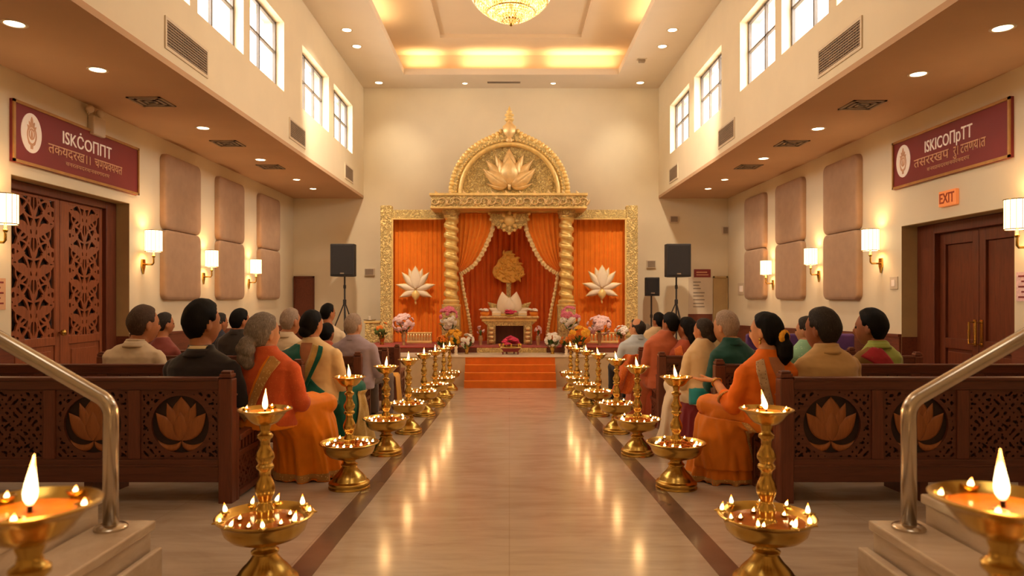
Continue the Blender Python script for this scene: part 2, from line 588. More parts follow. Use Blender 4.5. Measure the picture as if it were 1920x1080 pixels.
# windows
wn = 0
for side, x, sg in (('left', NL, -1), ('right', NR, 1)):
    for (y0, y1, nc) in WIN:
        wn += 1
        w = bpy.data.objects.new('window_%d' % wn, None); C.objects.link(w)
        w.location = (x + sg * .14, (y0 + y1) / 2, WZ0); w['kind'] = 'structure'
        xa, xb = x + sg * .12, x + sg * .16
        f = MB(); t = .035
        f.box(xa, xb, y0, y1, WZ0, WZ0 + t); f.box(xa, xb, y0, y1, WZ1 - t, WZ1)
        f.box(xa, xb, y0, y0 + t, WZ0, WZ1); f.box(xa, xb, y1 - t, y1, WZ0, WZ1)
        for k in range(1, nc):
            yc = y0 + (y1 - y0) * k / nc
            f.box(xa, xb, yc - .018, yc + .018, WZ0, WZ1)
        zc = WZ0 + (WZ1 - WZ0) * .56
        f.box(xa, xb, y0, y1, zc - .014, zc + .014)
        f.build('window_frame', M['winframe'], w)
        MB().box(x + sg * .138, x + sg * .142, y0 + .01, y1 - .01, WZ0 + .01, WZ1 - .01).build('pane', M['glass'], w)

# wainscot that follows the raked floor
tn = 2
zw = lambda y: .60 - (y - 8.7) * .0222
def wains(x0, x1, ya, yb_, along='y'):
    global tn
    tn += 1
    b = MB()
    b.hexa([(x0, ya, -.75), (x1, ya, -.75), (x1, yb_, -.75), (x0, yb_, -.75)], [(x0, ya, zw(ya)), (x1, ya, zw(ya)), (x1, yb_, zw(yb_)), (x0, yb_, zw(yb_))])
    e = .012
    cx = (x0 + x1) / 2; hw = abs(x1 - x0) / 2 + e
    b.hexa([(cx - hw, ya, zw(ya)), (cx + hw, ya, zw(ya)), (cx + hw, yb_, zw(yb_)), (cx - hw, yb_, zw(yb_))],
           [(cx - hw, ya, zw(ya) + .035), (cx + hw, ya, zw(ya) + .035), (cx + hw, yb_, zw(yb_) + .035), (cx - hw, yb_, zw(yb_) + .035)])
    struct(b.build('trim_%d' % tn, M['wains']))
wains(XL, XL + .03, DL1, YB); wains(XL, XL + .03, 3.0, DL0)
wains(XR - .03, XR, DR1, YB); wains(XR - .03, XR, 3.0, DR0)
# door jamb linings
for x0, x1, y0, y1, zt in ((XL - .21, XL, DL0, DL1, DLT), (XR, XR + .24, DR0, DR1, DRT)):
    tn += 1
    b = MB(); e = .006
    b.box(x0, x1, y1 - e, y1, -.7, zt); b.box(x0, x1, y0, y0 + e, -.7, zt); b.box(x0, x1, y0, y1, zt - e, zt)
    struct(b.build('trim_%d' % tn, M['olive']))
    xo = x1 if x0 < 0 else x0
    tn += 1
    b = MB()
    b.box(x0, x1, y1 - 2 * e, y1 - e, -.7, .6); b.box(x0, x1, y0 + e, y0 + 2 * e, -.7, .6)
    struct(b.build('trim_%d' % tn, M['wains']))

# ------------------------------------------------------------------ doors
def ring(X, Y, cx, cy, r, w):
    return w - np.abs(np.hypot(X - cx, Y - cy) - r)

def vesica(X, Y, cx, cy, ang, L, W):
    """positive inside a leaf shape starting at (cx,cy) pointing ang from +Y"""
    dx, dy = X - cx, Y - cy
    u = dx * math.sin(ang) + dy * math.cos(ang)
    v = dx * math.cos(ang) - dy * math.sin(ang)
    h = L / 2; R = (h * h + W * W) / (2 * W)
    return R - np.hypot(u - h, np.abs(v) + R - W)

def lattice(w, tile, wire=.013):
    """interlaced circles, leaves and buds, mirrored about the middle of a strip of width w"""
    def g(X, Y):
        A = np.abs(X)
        Yt = np.mod(Y, tile)
        out = np.full(X.shape, -1.0)
        def un(q):
            nonlocal out
            out = np.maximum(out, q)
        for oy in (-tile, 0, tile):
            un(ring(A, Yt, 0, oy + tile * .5, w * .40, wire))
            un(ring(A, Yt, w * .5, oy, w * .40, wire))
            un(ring(A, Yt, w * .27, oy + tile * .02, w * .13, wire * .8))
            un(ring(A, Yt, w * .40, oy + tile * .5, w * .10, wire * .8))
            for k in range(3):
                a = (k - 1) * .85
                q = vesica(A, Yt, 0, oy + tile * .34, a, w * .44, w * .085)
                un(wire * .7 - np.abs(q))
            un(vesica(A, Yt, 0, oy + tile * .34, PI, w * .30, w * .06))
            for sg in (1, -1):
                un(vesica(A, Yt, w * .5, oy + tile * .25, -PI / 2 + sg * .5, w * .36, w * .045))
                un(vesica(A, Yt, w * .06, oy + tile * .92, sg * .9, w * .34, w * .04))
        un(wire * .6 - np.abs(A))
        un(A - w * .5 + wire * .8)
        return out
    return g

dr = bpy.data.objects.new('door_1', None); C.objects.link(dr); dr['kind'] = 'structure'; dr.location = (XL - .21, DL0, -.35)
xd = XL - .21
b = MB(); b.box(xd - .04, xd + .05, 8.64, 8.86, -.5, 2.29); b.box(xd - .04, xd + .05, 6.77, 6.93, -.5, 2.29); b.box(xd - .04, xd + .05, 6.93, 8.64, 2.2, 2.29)
b.build('door_frame', M['doorfr'], dr, bevel=.008)
for (y0, y1, p0, p1) in ((6.93, 7.815, 7.06, 7.74), (7.825, 8.64, 7.98, 8.59)):
    b = MB(); z0, z1 = .655, 2.165
    b.box(xd - .05, xd, y0, p0, -.45, 2.2); b.box(xd - .05, xd, p1, y1, -.45, 2.2)
    b.box(xd - .05, xd, p0, p1, z1, 2.2); b.box(xd - .05, xd, p0, p1, .56, z0); b.box(xd - .05, xd, p0, p1, -.45, -.33)
    b.box(xd - .05, xd - .015, p0, p1, -.33, .56); b.box(xd - .05, xd - .004, p0 + .06, p1 - .06, -.27, .50)
    lf = b.build('door_leaf', M['door'], dr, bevel=.006)
    w = p1 - p0; ym = (p0 + p1) / 2
    b = MB(); b.box(xd - .05, xd - .045, p0, p1, z0, z1)
    q = b.build('backing', M['doordark'], dr); 
    b = MB(); b.cutout(lattice(w, w * .66, .0145), -w / 2, w / 2, z0, z1, 56, 124, lambda u, v, t: (xd + t, ym + u, v), -.026, -.006)
    b.build('fretwork_panel', M['door'], dr)
b = MB(); b.lathe([(.008, 0), (.012, .02), (.03, .035), (.036, .055), (.03, .075), (.008, .085)], 16, (0, 0, 0))
me_k = b
o = MB().add([(xd + z, 7.80 + x, .70 + y) for x, y, z in b.v], b.f).build('door_knob', M['brass'], dr, smooth=True)

dr = bpy.data.objects.new('door_2', None); C.objects.link(dr); dr['kind'] = 'structure'; dr.location = (XR + .24, DR0, -.35)
xd = XR + .24
b = MB(); b.box(xd - .05, xd + .04, 8.34, 8.69, -.5, 1.98); b.box(xd - .05, xd + .04, 6.76, 6.95, -.5, 1.98); b.box(xd - .05, xd + .04, 6.95, 8.34, 1.86, 1.98)
b.build('door_frame', M['doorfr'], dr, bevel=.008)
for (y0, y1) in ((7.655, 8.34), (6.95, 7.645)):
    b = MB(); xo = xd + .05
    st = .1
    b.box(xo - .03, xo + .03, y0, y0 + st, -.45, 1.86); b.box(xo - .03, xo + .03, y1 - st, y1, -.45, 1.86)
    for za, zb in ((1.72, 1.86), (.50, .62), (-.45, -.3)):
        b.box(xo - .03, xo + .03, y0 + st, y1 - st, za, zb)
    b.box(xo, xo + .03, y0 + st, y1 - st, -.3, 1.72)
    b.box(xo - .018, xo, y0 + st + .03, y1 - st - .03, -.26, .46)
    b.build('door_leaf', M['door2'], dr, bevel=.006)
for yc in (7.71, 7.60):
    b = MB().tube([(xd + .02, yc, .58), (xd - .05, yc, .58), (xd - .05, yc, .82), (xd + .02, yc, .82)], .012, 8, False)
    b.box(xd + .012, xd + .02, yc - .022, yc + .022, .55, .85)
    b.build('door_handle', M['brass'], dr)
# red-brown door in the back wall, left; pale door, right
for nm, x0, x1, mt in (('door_3', -4.84, -4.38, 'doorfr'), ('door_4', 4.58, 4.90, 'olive')):
    dr = bpy.data.objects.new(nm, None); C.objects.link(dr); dr['kind'] = 'structure'; dr.location = ((x0 + x1) / 2, YB, -.63)
    b = MB(); b.box(x0, x1, YB - .03, YB - .001, -.64, 1.57); b.build('door_leaf', M['wains'] if nm == 'door_3' else M['olive'], dr, bevel=.005)
    b = MB(); e = .03
    b.box(x0, x0 + e, YB - .05, YB - .03, -.64, 1.57); b.box(x1 - e, x1, YB - .05, YB - .03, -.64, 1.57); b.box(x0, x1, YB - .05, YB - .03, 1.53, 1.57)
    b.build('door_frame', M[mt], dr)
tn += 1
b = MB().box(4.02, 4.56, YB - .03, YB, -.64, .72)
struct(b.build('trim_%d' % tn, M['wains']))

# ------------------------------------------------------------------ stairs and handrails at the camera's sides
for sg, nm, xs, xe in ((-1, 'left', (1.325, 1.52), 1.30), (1, 'right', (1.345, 1.54), 1.305)):
    yf = 2.6
    b = MB()
    def slab(x, z, yfar):
        b.box(sg * x, sg * 3.2, 1.35, yfar, z - .035, z)
        b.box(sg * (x + .012), sg * 3.19, 1.36, yfar - .012, -.25, z - .035)
    slab(xs[1], .364, yf); 
    b.box(sg * xs[0], sg * xs[1], 1.35, yf, .229, .264); b.box(sg * (xs[0] + .012), sg * (xs[1] + .012), 1.36, yf - .012, -.25, .229)
    b.box(sg * xe, sg * xs[0], 1.35, yf, -.25, .164)
    o = struct(b.build('stairs_' + nm, M['marble'], bevel=.006))
    r = thing('handrail', 'brushed steel handrail rising to the %s from the marble steps' % nm, 'handrail', (sg * (1.437 if sg < 0 else 1.45), 2.5, .264))
    xp = sg * (1.437 if sg < 0 else 1.44)
    zb = 1.1 - (778 - 557) / 520
    pts = [(xp, 2.5, .264), (xp, 2.5, zb - .0)]
    for k in range(1, 9):
        a = k / 8 * math.radians(60)
        R = .075
        pts.append((xp + sg * R * (1 - math.cos(a)), 2.5, zb + R * math.sin(a)))
    e = Vector(pts[-1]); d = Vector((sg * math.sin(math.radians(60)), 0, math.cos(math.radians(60))))
    pts.append(tuple(e + d * .3)); pts.append(tuple(e + d * 1.6))
    MB().tube(pts, .0262, 20, False).build('rail_tube', M['steel'], r, smooth=True)
    MB().lathe([(.056, 0), (.056, .008), (.05, .014), (.027, .018), (.027, .02)], 24, (xp, 2.5, .264)).build('floor_flange', M['steel'], r, angle=40)

# ------------------------------------------------------------------ lights, vents, signs on the shell
grpD = 'recessed downlights in the aisle ceilings'
ordn = ['nearest the camera', 'second from the camera', 'third from the camera', 'fourth from the camera', 'fifth from the camera', 'farthest, nearest the back wall']
proto = None
def downlight(label, x, y, z, grp, r=.075, spot=None):
    t = thing('downlight', label, 'ceiling light', (x, y, z), 0, grp)
    MB().tube([(r * math.cos(2 * PI * i / 24), r * math.sin(2 * PI * i / 24), -.002) for i in range(25)], r * .16, 6, False, .35).build('trim_ring', M['white'], t, local=True)
    MB().lathe([(r * .84, -.003), (r * .84, -.0005)], 24).build('lens', M['down'], t, local=True)
    return t
SPOTS = []
for side, sg, lst in (('left', -1, [5.63, 6.77, 9.1, 11.2, 13.1, 14.2]), ('right', 1, [5.72, 6.9, 9.14, 11.1, 13.1, 14.2])):
    for k, y in enumerate(lst):
        x = -4.02 if sg < 0 else 4.07
        downlight('round lit downlight in the %s aisle ceiling, %s' % (side, ordn[k]), x, y, ZS, grpD, .085 if k < 4 else .07)
        SPOTS.append((x, y, ZS - .03))
    for k, y in enumerate((12.2, 13.0, 15.2)):
        x = -2.86 if sg < 0 else 2.87
        downlight('round downlight in the high %s ceiling border, %s' % (side, ('farthest from the back wall', 'between two others', 'nearest the back wall')[k]), x, y, ZC, 'downlights in the high ceiling border', .09)
for px, wd in ((872, 'left'), (1037, 'right')):
    downlight('small downlight in the high ceiling beside the slot vent, %s of it' % wd, (px - CX) / 85, 15.25, ZC, 'downlights in the high ceiling border', .06)
for side, sg, lst in (('left', -1, (7.87, 10.0, 11.8)), ('right', 1, (8.0, 10.0, 11.8))):
    for k, y in enumerate(lst):
        t = thing('ceiling_vent', 'square air diffuser in the %s aisle ceiling, %s' % (side, ('nearest', 'middle one', 'farthest')[k]), 'vent', (-4.06 if sg < 0 else 4.07, y, ZS), 0, 'square diffusers in the aisle ceilings')
        b = MB(); 
        for r in (.19, .13, .07):
            b.box(-r, r, -r, -r + .03, -.012, 0); b.box(-r, r, r - .03, r, -.012, 0); b.box(-r, -r + .03, -r, r, -.012, 0); b.box(r - .03, r, -r, r, -.012, 0)
        b.build('frame', M['vent'], t, local=True)
        MB().box(-.17, .17, -.17, .17, -.004, -.0005).build('backing', M['ventdark'], t, local=True)
for side, x, sg in (('left', NL, 1), ('right', NR, -1)):
    for k, (y0, y1) in enumerate(((6.62, 7.5), (10.35, 11.1), (13.84, 14.5))):
        t = thing('wall_vent', 'long grille vent on the %s wall below the windows, %s' % (side, ('nearest', 'middle one', 'farthest')[k]), 'vent', (x, (y0 + y1) / 2, 3.5), 0, 'grille vents below the high windows')
        b = MB(); z0, z1 = 3.5, 3.75
        for a in (0, 1):
            b.box(x, x + sg * .014, y0 - .03, y1 + .03, (z0 - .03) if a == 0 else z1, z0 if a == 0 else z1 + .03)
            b.box(x, x + sg * .014, (y0 - .03) if a == 0 else y1, y0 if a == 0 else y1 + .03, z0, z1)
        b.build('frame', M['white'], t)
        b = MB()
        for q in range(9):
            zc = z0 + (q + .5) * (z1 - z0) / 9
            b.box(x + sg * .002, x + sg * .011, y0, y1, zc - .008, zc + .006)
        nv = int((y1 - y0) / .05)
        for q in range(nv):
            yc = y0 + (q + .5) * (y1 - y0) / nv
            b.box(x + sg * .002, x + sg * .009, yc - .004, yc + .004, z0, z1)
        b.build('louvres', M['vent'], t)
        MB().box(x, x + sg * .002, y0, y1, z0, z1).build('backing', M['ventdark'], t)
t = thing('slot_vent', 'long linear slot vent in the high ceiling by the back wall', 'vent', (-.12, 15.17, ZC))
b = MB(); b.box(-.36, .36, -.05, -.035, -.01, 0); b.box(-.36, .36, .035, .05, -.01, 0); b.box(-.36, .36, -.006, .006, -.008, 0); b.build('frame', M['vent'], t, local=True)
MB().box(-.35, .35, -.035, .035, -.003, -.0005).build('backing', M['ventdark'], t, local=True)
t = thing('projector_mount', 'small boxy fixture on the high ceiling border, right side', 'fixture', (2.62, 13.7, ZC))
MB().box(-.09, .09, -.07, .07, -.012, 0).build('plate', M['white'], t, local=True, bevel=.003)
MB().box(-.06, .06, -.05, .05, -.06, -.012).build('housing', M['vent'], t, local=True, bevel=.006)

# wall sconces
def sconce(label, x, y, z, sg, k=1.0):
    t = thing('wall_sconce', label, 'wall lamp', (x, y, z - .4 * k), 0, 'lit wall sconces')
    p = lambda u, v, w: (sg * u * k, v * k, .4 * k + w * k)
    r = .105
    b = MB(); vs = []
    n = 28
    prof = [(r, -.14), (r, .14), (r * .95, .14), (r * .95, -.14)]
    for rr, zz in prof:
        for i in range(n):
            a = 2 * PI * i / n
            vs.append(p(.15 + rr * math.cos(a), rr * math.sin(a), zz))
    fs = []
    for j in range(4):
        for i in range(n):
            a, c = j * n + i, j * n + (i + 1) % n
            fs.append((a, c, (c + n) % (4 * n), (a + n) % (4 * n)))
    b.add(vs, fs).build('lamp_shade', M['shade'], t, local=True, angle=40)
    b = MB()
    for i in range(14):
        a = 2 * PI * i / 14
        b.tube([p(.15 + r * 1.01 * math.cos(a), r * 1.01 * math.sin(a), -.14), p(.15 + r * 1.01 * math.cos(a), r * 1.01 * math.sin(a), .14)], .0022 * k, 5, False)
    for zz in (-.14, .14):
        b.tube([p(.15 + r * 1.01 * math.cos(2 * PI * i / 24), r * 1.01 * math.sin(2 * PI * i / 24), zz) for i in range(25)], .005 * k, 6, False)
    b.build('shade_ribs', M['brass'], t, local=True)
    b = MB()
    b.tube([p(.15, 0, -.12), p(.15, 0, -.29), p(.135, 0, -.31), p(.02, 0, -.31)], .012 * k, 8, False)
    b.ball(p(.15, 0, -.2), .022 * k)
    b.build('arm', M['brass'], t, local=True, smooth=True)
    b = MB(); b.prism([(-.035, -.24), (.035, -.24), (.04, -.34), (0, -.44), (-.04, -.34)], lambda u, v, w: p(w, u, v), 0, .025)
    b.build('wall_plate', M['brass'], t, local=True, bevel=.004)
    return (x + sg * .15 * k, y, z)
SCON = []
for lab, px, py, xw, sg, k in (('beside the carved door, near edge of the frame', 10, 392, XL, 1, 1.0), ('between the carved door and the first padded panel', 288, 452, XL, 1, 1.0),
                            ('between the first and second padded panels from the carved door', 397, 485, XL, 1, .93), ('between the second and third padded panels from the carved door', 480, 500, XL, 1, .95),
                            ('at the near edge of the plain wooden door', 1907, 402, XR, -1, 1.0), ('between the plain wooden door and the first padded panel', 1632, 450, XR, -1, 1.0),
                            ('between the first and second padded panels from the plain door', 1520, 481, XR, -1, .93), ('between the second and third padded panels from the plain door', 1436, 502, XR, -1, .95)):
    xc = xw + sg * .15 * k
    d = abs(xc) * F / abs(px - CX)
    z = H - (py - CY) * d / F
    SCON.append(sconce('lit cylinder wall sconce ' + lab, xw, d, z, sg, k))

# acoustic panels
for side, x, sg, L in (('left', XL, 1, [(9.64, 10.76), (11.43, 12.53), (13.33, 14.48)]), ('right', XR, -1, [(9.65, 10.71), (11.49, 12.64), (13.2, 14.3)])):
    for k, (y0, y1) in enumerate(L):
        for up, (z0, z1) in ((1, (2.05, 3.11)), (0, (1.06, 2.045))):
            poly = []
            rc = .10
            for cy_, cz_, a0 in ((y1 - rc, z1 - rc, 0), (y0 + rc, z1 - rc, 1), (y0 + rc, z0 + rc, 2), (y1 - rc, z0 + rc, 3)):
                for q in range(7):
                    an = (a0 + q / 6) * PI / 2
                    poly.append((cy_ + rc * math.cos(an), cz_ + rc * math.sin(an)))
            yc, zc = (y0 + y1) / 2, (z0 + z1) / 2
            b = MB(); n_ = len(poly); vs, fs = [], []
            lev = [(1.0, .001), (1.0, .05), (.992, .066), (.97, .08), (.90, .088), (.6, .094), (.2, .096)]
            for f_, w_ in lev:
                for (yy, zz) in poly:
                    hy, hz = (y1 - y0) / 2, (z1 - z0) / 2
                    k_ = (1 - f_) * min(hy, hz) if f_ > .85 else None
                    if k_ is not None:
                        vs.append((x + sg * w_, yc + (yy - yc) * (hy - k_) / hy, zc + (zz - zc) * (hz - k_) / hz))
                    else:
                        vs.append((x + sg * w_, yc + (yy - yc) * f_, zc + (zz - zc) * f_))
            for j in range(len(lev) - 1):
                for i in range(n_):
                    p_, q_ = j * n_ + i, j * n_ + (i + 1) % n_
                    fs.append((p_, q_, q_ + n_, p_ + n_))
            fs.append(tuple(range((len(lev) - 1) * n_, len(lev) * n_)))
            b.add(vs, fs)
            o = b.build('mounted_acoustic_panel', M['panel'], smooth=True)
            tag(o, '%s taupe padded acoustic panel of the %s pair on the %s wall' % ('upper' if up else 'lower', ('nearest', 'middle', 'farthest')[k], side), 'acoustic panel', 'padded acoustic panels')

# maroon signs
def text_mb(s, size, bold=0.0):
    cu = bpy.data.curves.new('t', 'FONT'); cu.body = s; cu.size = size; cu.align_x = 'CENTER'; cu.extrude = .004; cu.offset = bold; cu.resolution_u = 3
    o = bpy.data.objects.new('t', cu); C.objects.link(o)
    dg = bpy.context.evaluated_depsgraph_get()
    me = bpy.data.meshes.new_from_object(o.evaluated_get(dg))
    b = MB(); b.add([tuple(v.co) for v in me.vertices], [tuple(p.vertices) for p in me.polygons])
    bpy.data.objects.remove(o); bpy.data.meshes.remove(me)
    return b

def place_text(s, size, width, fn, u0, v0, w0, name, mat, parent, bold=0.0):
    b = text_mb(s, size, bold)
    if not b.v: return
    xs = [p[0] for p in b.v]
    k = width / (max(xs) - min(xs)); c = (max(xs) + min(xs)) / 2
    MB().add([fn(u0 + (x - c) * k, v0 + y, w0 + z) for x, y, z in b.v], b.f).build(name, mat, parent)

for side, x, sg, y0, y1, z0, z1, l1, l2 in (('left', XL, 1, 6.74, 9.03, 2.425, 3.035, 'ISK\u010aO\u041f\u041f\u03a4', '\u0924\u0915\u092f\u0926\u0930\u0916\u0964\u0964 \u091a\u0923\u092f\u0935\u092f\u092f\u0924'),
                                             ('right', XR, -1, 6.76, 8.84, 2.465, 3.06, 'ISKICO\u041f\u0440\u0307\u0422\u0422', '\u0924\u0938\u0930\u0930\u0916\u092a \u0930\u0941\u0964 \u091f\u0932\u0923\u092f\u0964\u0924')):
    t = thing('wall_sign', 'long maroon temple sign with cream lettering and round emblem, above the %s door' % ('carved' if side == 'left' else 'plain'), 'sign', (x, (y0 + y1) / 2, z0))
    W_, Hh = y1 - y0, z1 - z0
    # u runs along the reading direction seen from the room
    fn = (lambda u, v, w: (x + sg * w, y0 + u, z0 + v)) if sg > 0 else (lambda u, v, w: (x + sg * w, y1 - u, z0 + v))
    b = MB(); p = lambda a, c, e, f, g, h: b.box(*[q for pr in zip(fn(a, c, e), fn(f, g, h)) for q in pr])
    p(0, 0, .0, W_, Hh, .03); b.build('board', M['signred'], t)
    b = MB(); e = .028
    p(-.0, 0, .03, W_, e, .045); p(0, Hh - e, .03, W_, Hh, .045); p(0, 0, .03, e, Hh, .045); p(W_ - e, 0, .03, W_, Hh, .045)
    b.build('frame', M['signgold'], t)
    eu, ev = W_ * .115, Hh * .54
    b = MB(); b.prism([(eu + .15 * math.cos(2 * PI * i / 36), ev + .2 * math.sin(2 * PI * i / 36)) for i in range(36)], lambda u, v, w: fn(u, v, w), .03, .036)
    em = b.build('emblem', M['ltr'], t)
    b = MB()
    def gem(X, Y):
        X = (X - eu) / .15; Y = (Y - ev) / .2
        A = np.abs(X)
        q = np.maximum(.05 - np.abs(np.hypot(A, (Y + .1) * .9) - .42) , .04 - np.abs(np.hypot(A, (Y + .05)) - .25))
        q = np.maximum(q, vesica(A, Y, 0, .28, 0, .55, .12)); q = np.maximum(q, vesica(A, Y, .1, .25, .5, .4, .07))
        q = np.maximum(q, vesica(A, Y, .2, .15, .8, .35, .06)); q = np.maximum(q, np.minimum(.12 - A, .12 - np.abs(Y + .68)))
        q = np.maximum(q, vesica(A, Y, 0, -.35, 0, .5, .1)); q = np.maximum(q, vesica(A, Y, .12, -.6, 1.0, .3, .06))
        return q
    b.cutout(gem, eu - .15, eu + .15, ev - .2, ev + .2, 40, 48, fn, .036, .039)
    b.build('emblem_figure', M['ltr2'], em)
    off = fn
    place_text(l1, .19, W_ * .40, fn, W_ * .53, Hh * .56, .032, 'title_lettering', M['ltr'], t, .001)
    la, lb = l2.split(' ', 1)
    place_text(la, .15, W_ * .32, fn, W_ * .385, Hh * .32, .032, 'subtitle_lettering', M['ltr2'], t, .001)
    place_text(lb, .15, W_ * .25, fn, W_ * .705, Hh * .32, .032, 'subtitle_lettering', M['ltr2'], t, .001)
    place_text('\u0935\u0928\u0930\u0924\u092f\u0926\u0930\u0936\u0928\u0935\u0930\u0917\u0926\u0930\u092f', .06, W_ * .36, fn, W_ * .53, Hh * .18, .032, 'small_lettering', M['ltr2'], t)

# exit sign, switches, notices
t = thing('exit_sign', 'small glowing orange exit sign under the maroon sign above the plain door', 'exit sign', (XR, 7.76, 1.9))
d0 = 4.9 * F / (1795 - CX); d1 = 4.9 * F / (1763 - CX)
fn = lambda u, v, w: (XR - w, d1 - u, v)
z0, z1 = 1.1 + (557 - 393) / 161, 1.1 + (557 - 365) / 161
b = MB().box(XR - .04, XR, d0, d1, z0, z1); b.build('housing', M['exit'], t, bevel=.006)
place_text('EXIT', .16, (d1 - d0) * .86, fn, (d1 - d0) / 2, z0 + .035, .04, 'lettering', M['exitltr'], t, .002)
t = thing('emergency_light', 'cream emergency light box above the left maroon sign', 'emergency light', (XL, 7.9, 3.1))
b = MB().box(XL, XL + .08, 7.98, 8.22, 2.98, 3.2); b.build('housing', M['white'], t, bevel=.015)
for yy in (7.92, 8.12):
    b = MB().ball((XL + .07, yy, 3.25), (.045, .05, .045)); b.tube([(XL + .03, yy + .04, 3.21), (XL + .06, yy, 3.24)], .015, 6); b.build('lamp_head', M['white'], t, smooth=True)
def plate(label, x, y0, y1, z0, z1, sg, name='light_switch', cat='switch'):
    t = thing(name, label, cat, (x, (y0 + y1) / 2, z0))
    MB().box(x, x + sg * .012, y0, y1, z0, z1).build('plate', M['white'], t, bevel=.003)
    MB().box(x + sg * .012, x + sg * .02, y0 + (y1 - y0) * .3, y1 - (y1 - y0) * .3, z0 + (z1 - z0) * .25, z1 - (z1 - z0) * .25).build('rocker', M['ltr'], t)
plate('cream wall switch plate beside the plain wooden door', XR, 8.77, 8.95, 1.20, 1.36, -1)
plate('grey switch plate on the right wall beyond the last padded panel', XR, 14.45, 14.9, 1.15, 1.4, -1)
def box_on_back(label, px0, px1, py0, py1, dep=.06, mat='white', name='wall_speaker', cat='wall box'):
    a = P(px0, py1, YB); c = P(px1, py0, YB)
    t = thing(name, label, cat, ((a.x + c.x) / 2, YB, a.z))
    MB().box(a.x, c.x, YB - dep, YB, a.z, c.z).build('housing', M[mat], t, bevel=.01)
    MB().box(a.x + .02, c.x - .02, YB - dep - .006, YB - dep, a.z + .02, c.z - .02).build('cover', M['vent' if mat == 'white' else mat], t)
box_on_back('small beige box high on the back wall above the big right loudspeaker', 1255, 1271, 405, 418)
box_on_back('small beige box in the back wall corner, right side', 1353, 1365, 425, 440)
box_on_back('small beige box on the back wall above the small loudspeaker', 1212, 1229, 488, 503)
box_on_back('small beige box on the back wall between left loudspeaker and shrine', 684, 703, 503, 517)
# notice on the right of the back wall
a = P(1291, 589, YB); c = P(1336, 520, YB)
t = thing('notice_board', 'tall pale printed notice on the back wall beside the right loudspeaker', 'notice', ((a.x + c.x) / 2, YB, a.z))
MB().box(a.x, c.x, YB - .02, YB, a.z, c.z).build('sheet', M['paper'], t)
b = MB()
for k, (q, wq) in enumerate(((529, .5), (535, .4), (541, .5), (549, .75), (555, .7), (562, .75), (569, .7), (575, .75))):
    z = 1.1 - (q - 557) / 83.3
    b.box(a.x + .1, a.x + .1 + (c.x - a.x - .2) * wq, YB - .023, YB - .02, z - .012, z + .012)
b.build('text_lines', M['ink'], t)
a = P(1301, 520, YB); c = P(1332, 505, YB)
t = thing('small_sign', 'small dark red sign above the pale notice on the back wall', 'sign', ((a.x + c.x) / 2, YB, a.z))
MB().box(a.x, c.x, YB - .025, YB, a.z, c.z).build('board', M['signred'], t)
b = MB(); b.box(a.x + .05, c.x - .05, YB - .028, YB - .025, a.z + .045, a.z + .065); b.box(a.x + .05, c.x - .08, YB - .028, YB - .025, a.z + .1, a.z + .125); b.build('text_lines', M['ltr2'], t)
for lab, x, sg, y0, y1, z0, z1, cc in (('pinkish printed notice at the right edge by the plain door', XR, -1, 6.5, 6.72, 1.06, 1.34, 'palepink'), ('brown printed notice at the left edge by the carved door', XL, 1, 6.5, 6.68, .98, 1.28, 'ltr2')):
    t = thing('wall_notice', lab, 'notice', (x, y0, z0))
    MB().box(x, x + sg * .008, y0, y1, z0, z1).build('sheet', M[cc], t)
    b = MB()
    for k in range(5):
        z = z1 - .04 - k * .05
        b.box(x + sg * .008, x + sg * .01, y0 + .03, y1 - .03 - (k % 2) * .04, z - .008, z + .008)
    b.build('text_lines', M['signred'], t)
# loudspeakers on tripods
def speaker(label, px0, px1, py0, py1, y, dep, pole_label, tri_py, foot=None):
    a = P(px0, py1, y); c = P(px1, py0, y)
    xc = (a.x + c.x) / 2
    t = thing('loudspeaker', label, 'loudspeaker', (xc, y + dep / 2, a.z))
    w = (c.x - a.x) / 2
    b = MB(); b.prism([(-w, 0), (w, 0), (w, dep * .45), (w * .6, dep), (-w * .6, dep), (-w, dep * .45)], lambda u, v, z: (xc + u, y + v, z), a.z, c.z)
    b.build('cabinet', M['black'], t, bevel=.012)
    MB().box(a.x + .03, c.x - .03, y - .012, y, a.z + .03, c.z - .03).build('grille', M['grille'], t, bevel=.006)
    MB().box(xc - .04, xc + .04, y - .016, y - .012, a.z + .05, a.z + .075).build('badge', M['vent'], t)
    zf = fz(y + dep / 2)
    st = thing('speaker_stand', pole_label, 'speaker stand', (xc, y + dep / 2, zf))
    yy = y + dep / 2
    MB().tube([(xc, yy, zf + .05), (xc, yy, a.z)], .018, 8, False).build('pole', M['black'], st)
    zh = 1.1 - (tri_py - 557) / S(y)
    MB().lathe([(.03, -.05), (.035, -.04), (.035, .04), (.03, .05)], 10, (xc, yy, zh)).build('collar', M['black'], st)
    MB().lathe([(.024, -.04), (.03, -.03), (.03, .03), (.024, .04)], 10, (xc, yy, (zh + a.z) / 2 + .05)).build('clamp', M['black'], st)
    R = (zh - zf) * .42
    for k in range(3):
        an = -PI / 2 + .35 + k * 2 * PI / 3
        MB().tube([(xc, yy, zh), (xc + R * math.cos(an), yy + R * math.sin(an), zf + .02)], .013, 7).build('leg', M['black'], st)
speaker('large black loudspeaker left of the shrine on a tripod stand', 619, 664, 457, 518, 14.4, .45, 'black tripod stand under the loudspeaker left of the shrine', 566)
speaker('large black loudspeaker right of the shrine on a tripod stand', 1250, 1296, 457, 519, 14.2, .45, 'black tripod stand under the large loudspeaker right of the shrine', 566)
speaker('smaller black loudspeaker close to the shrine on a thin stand', 1211, 1237, 520, 555, 14.9, .3, 'thin black stand under the smaller loudspeaker', 640)
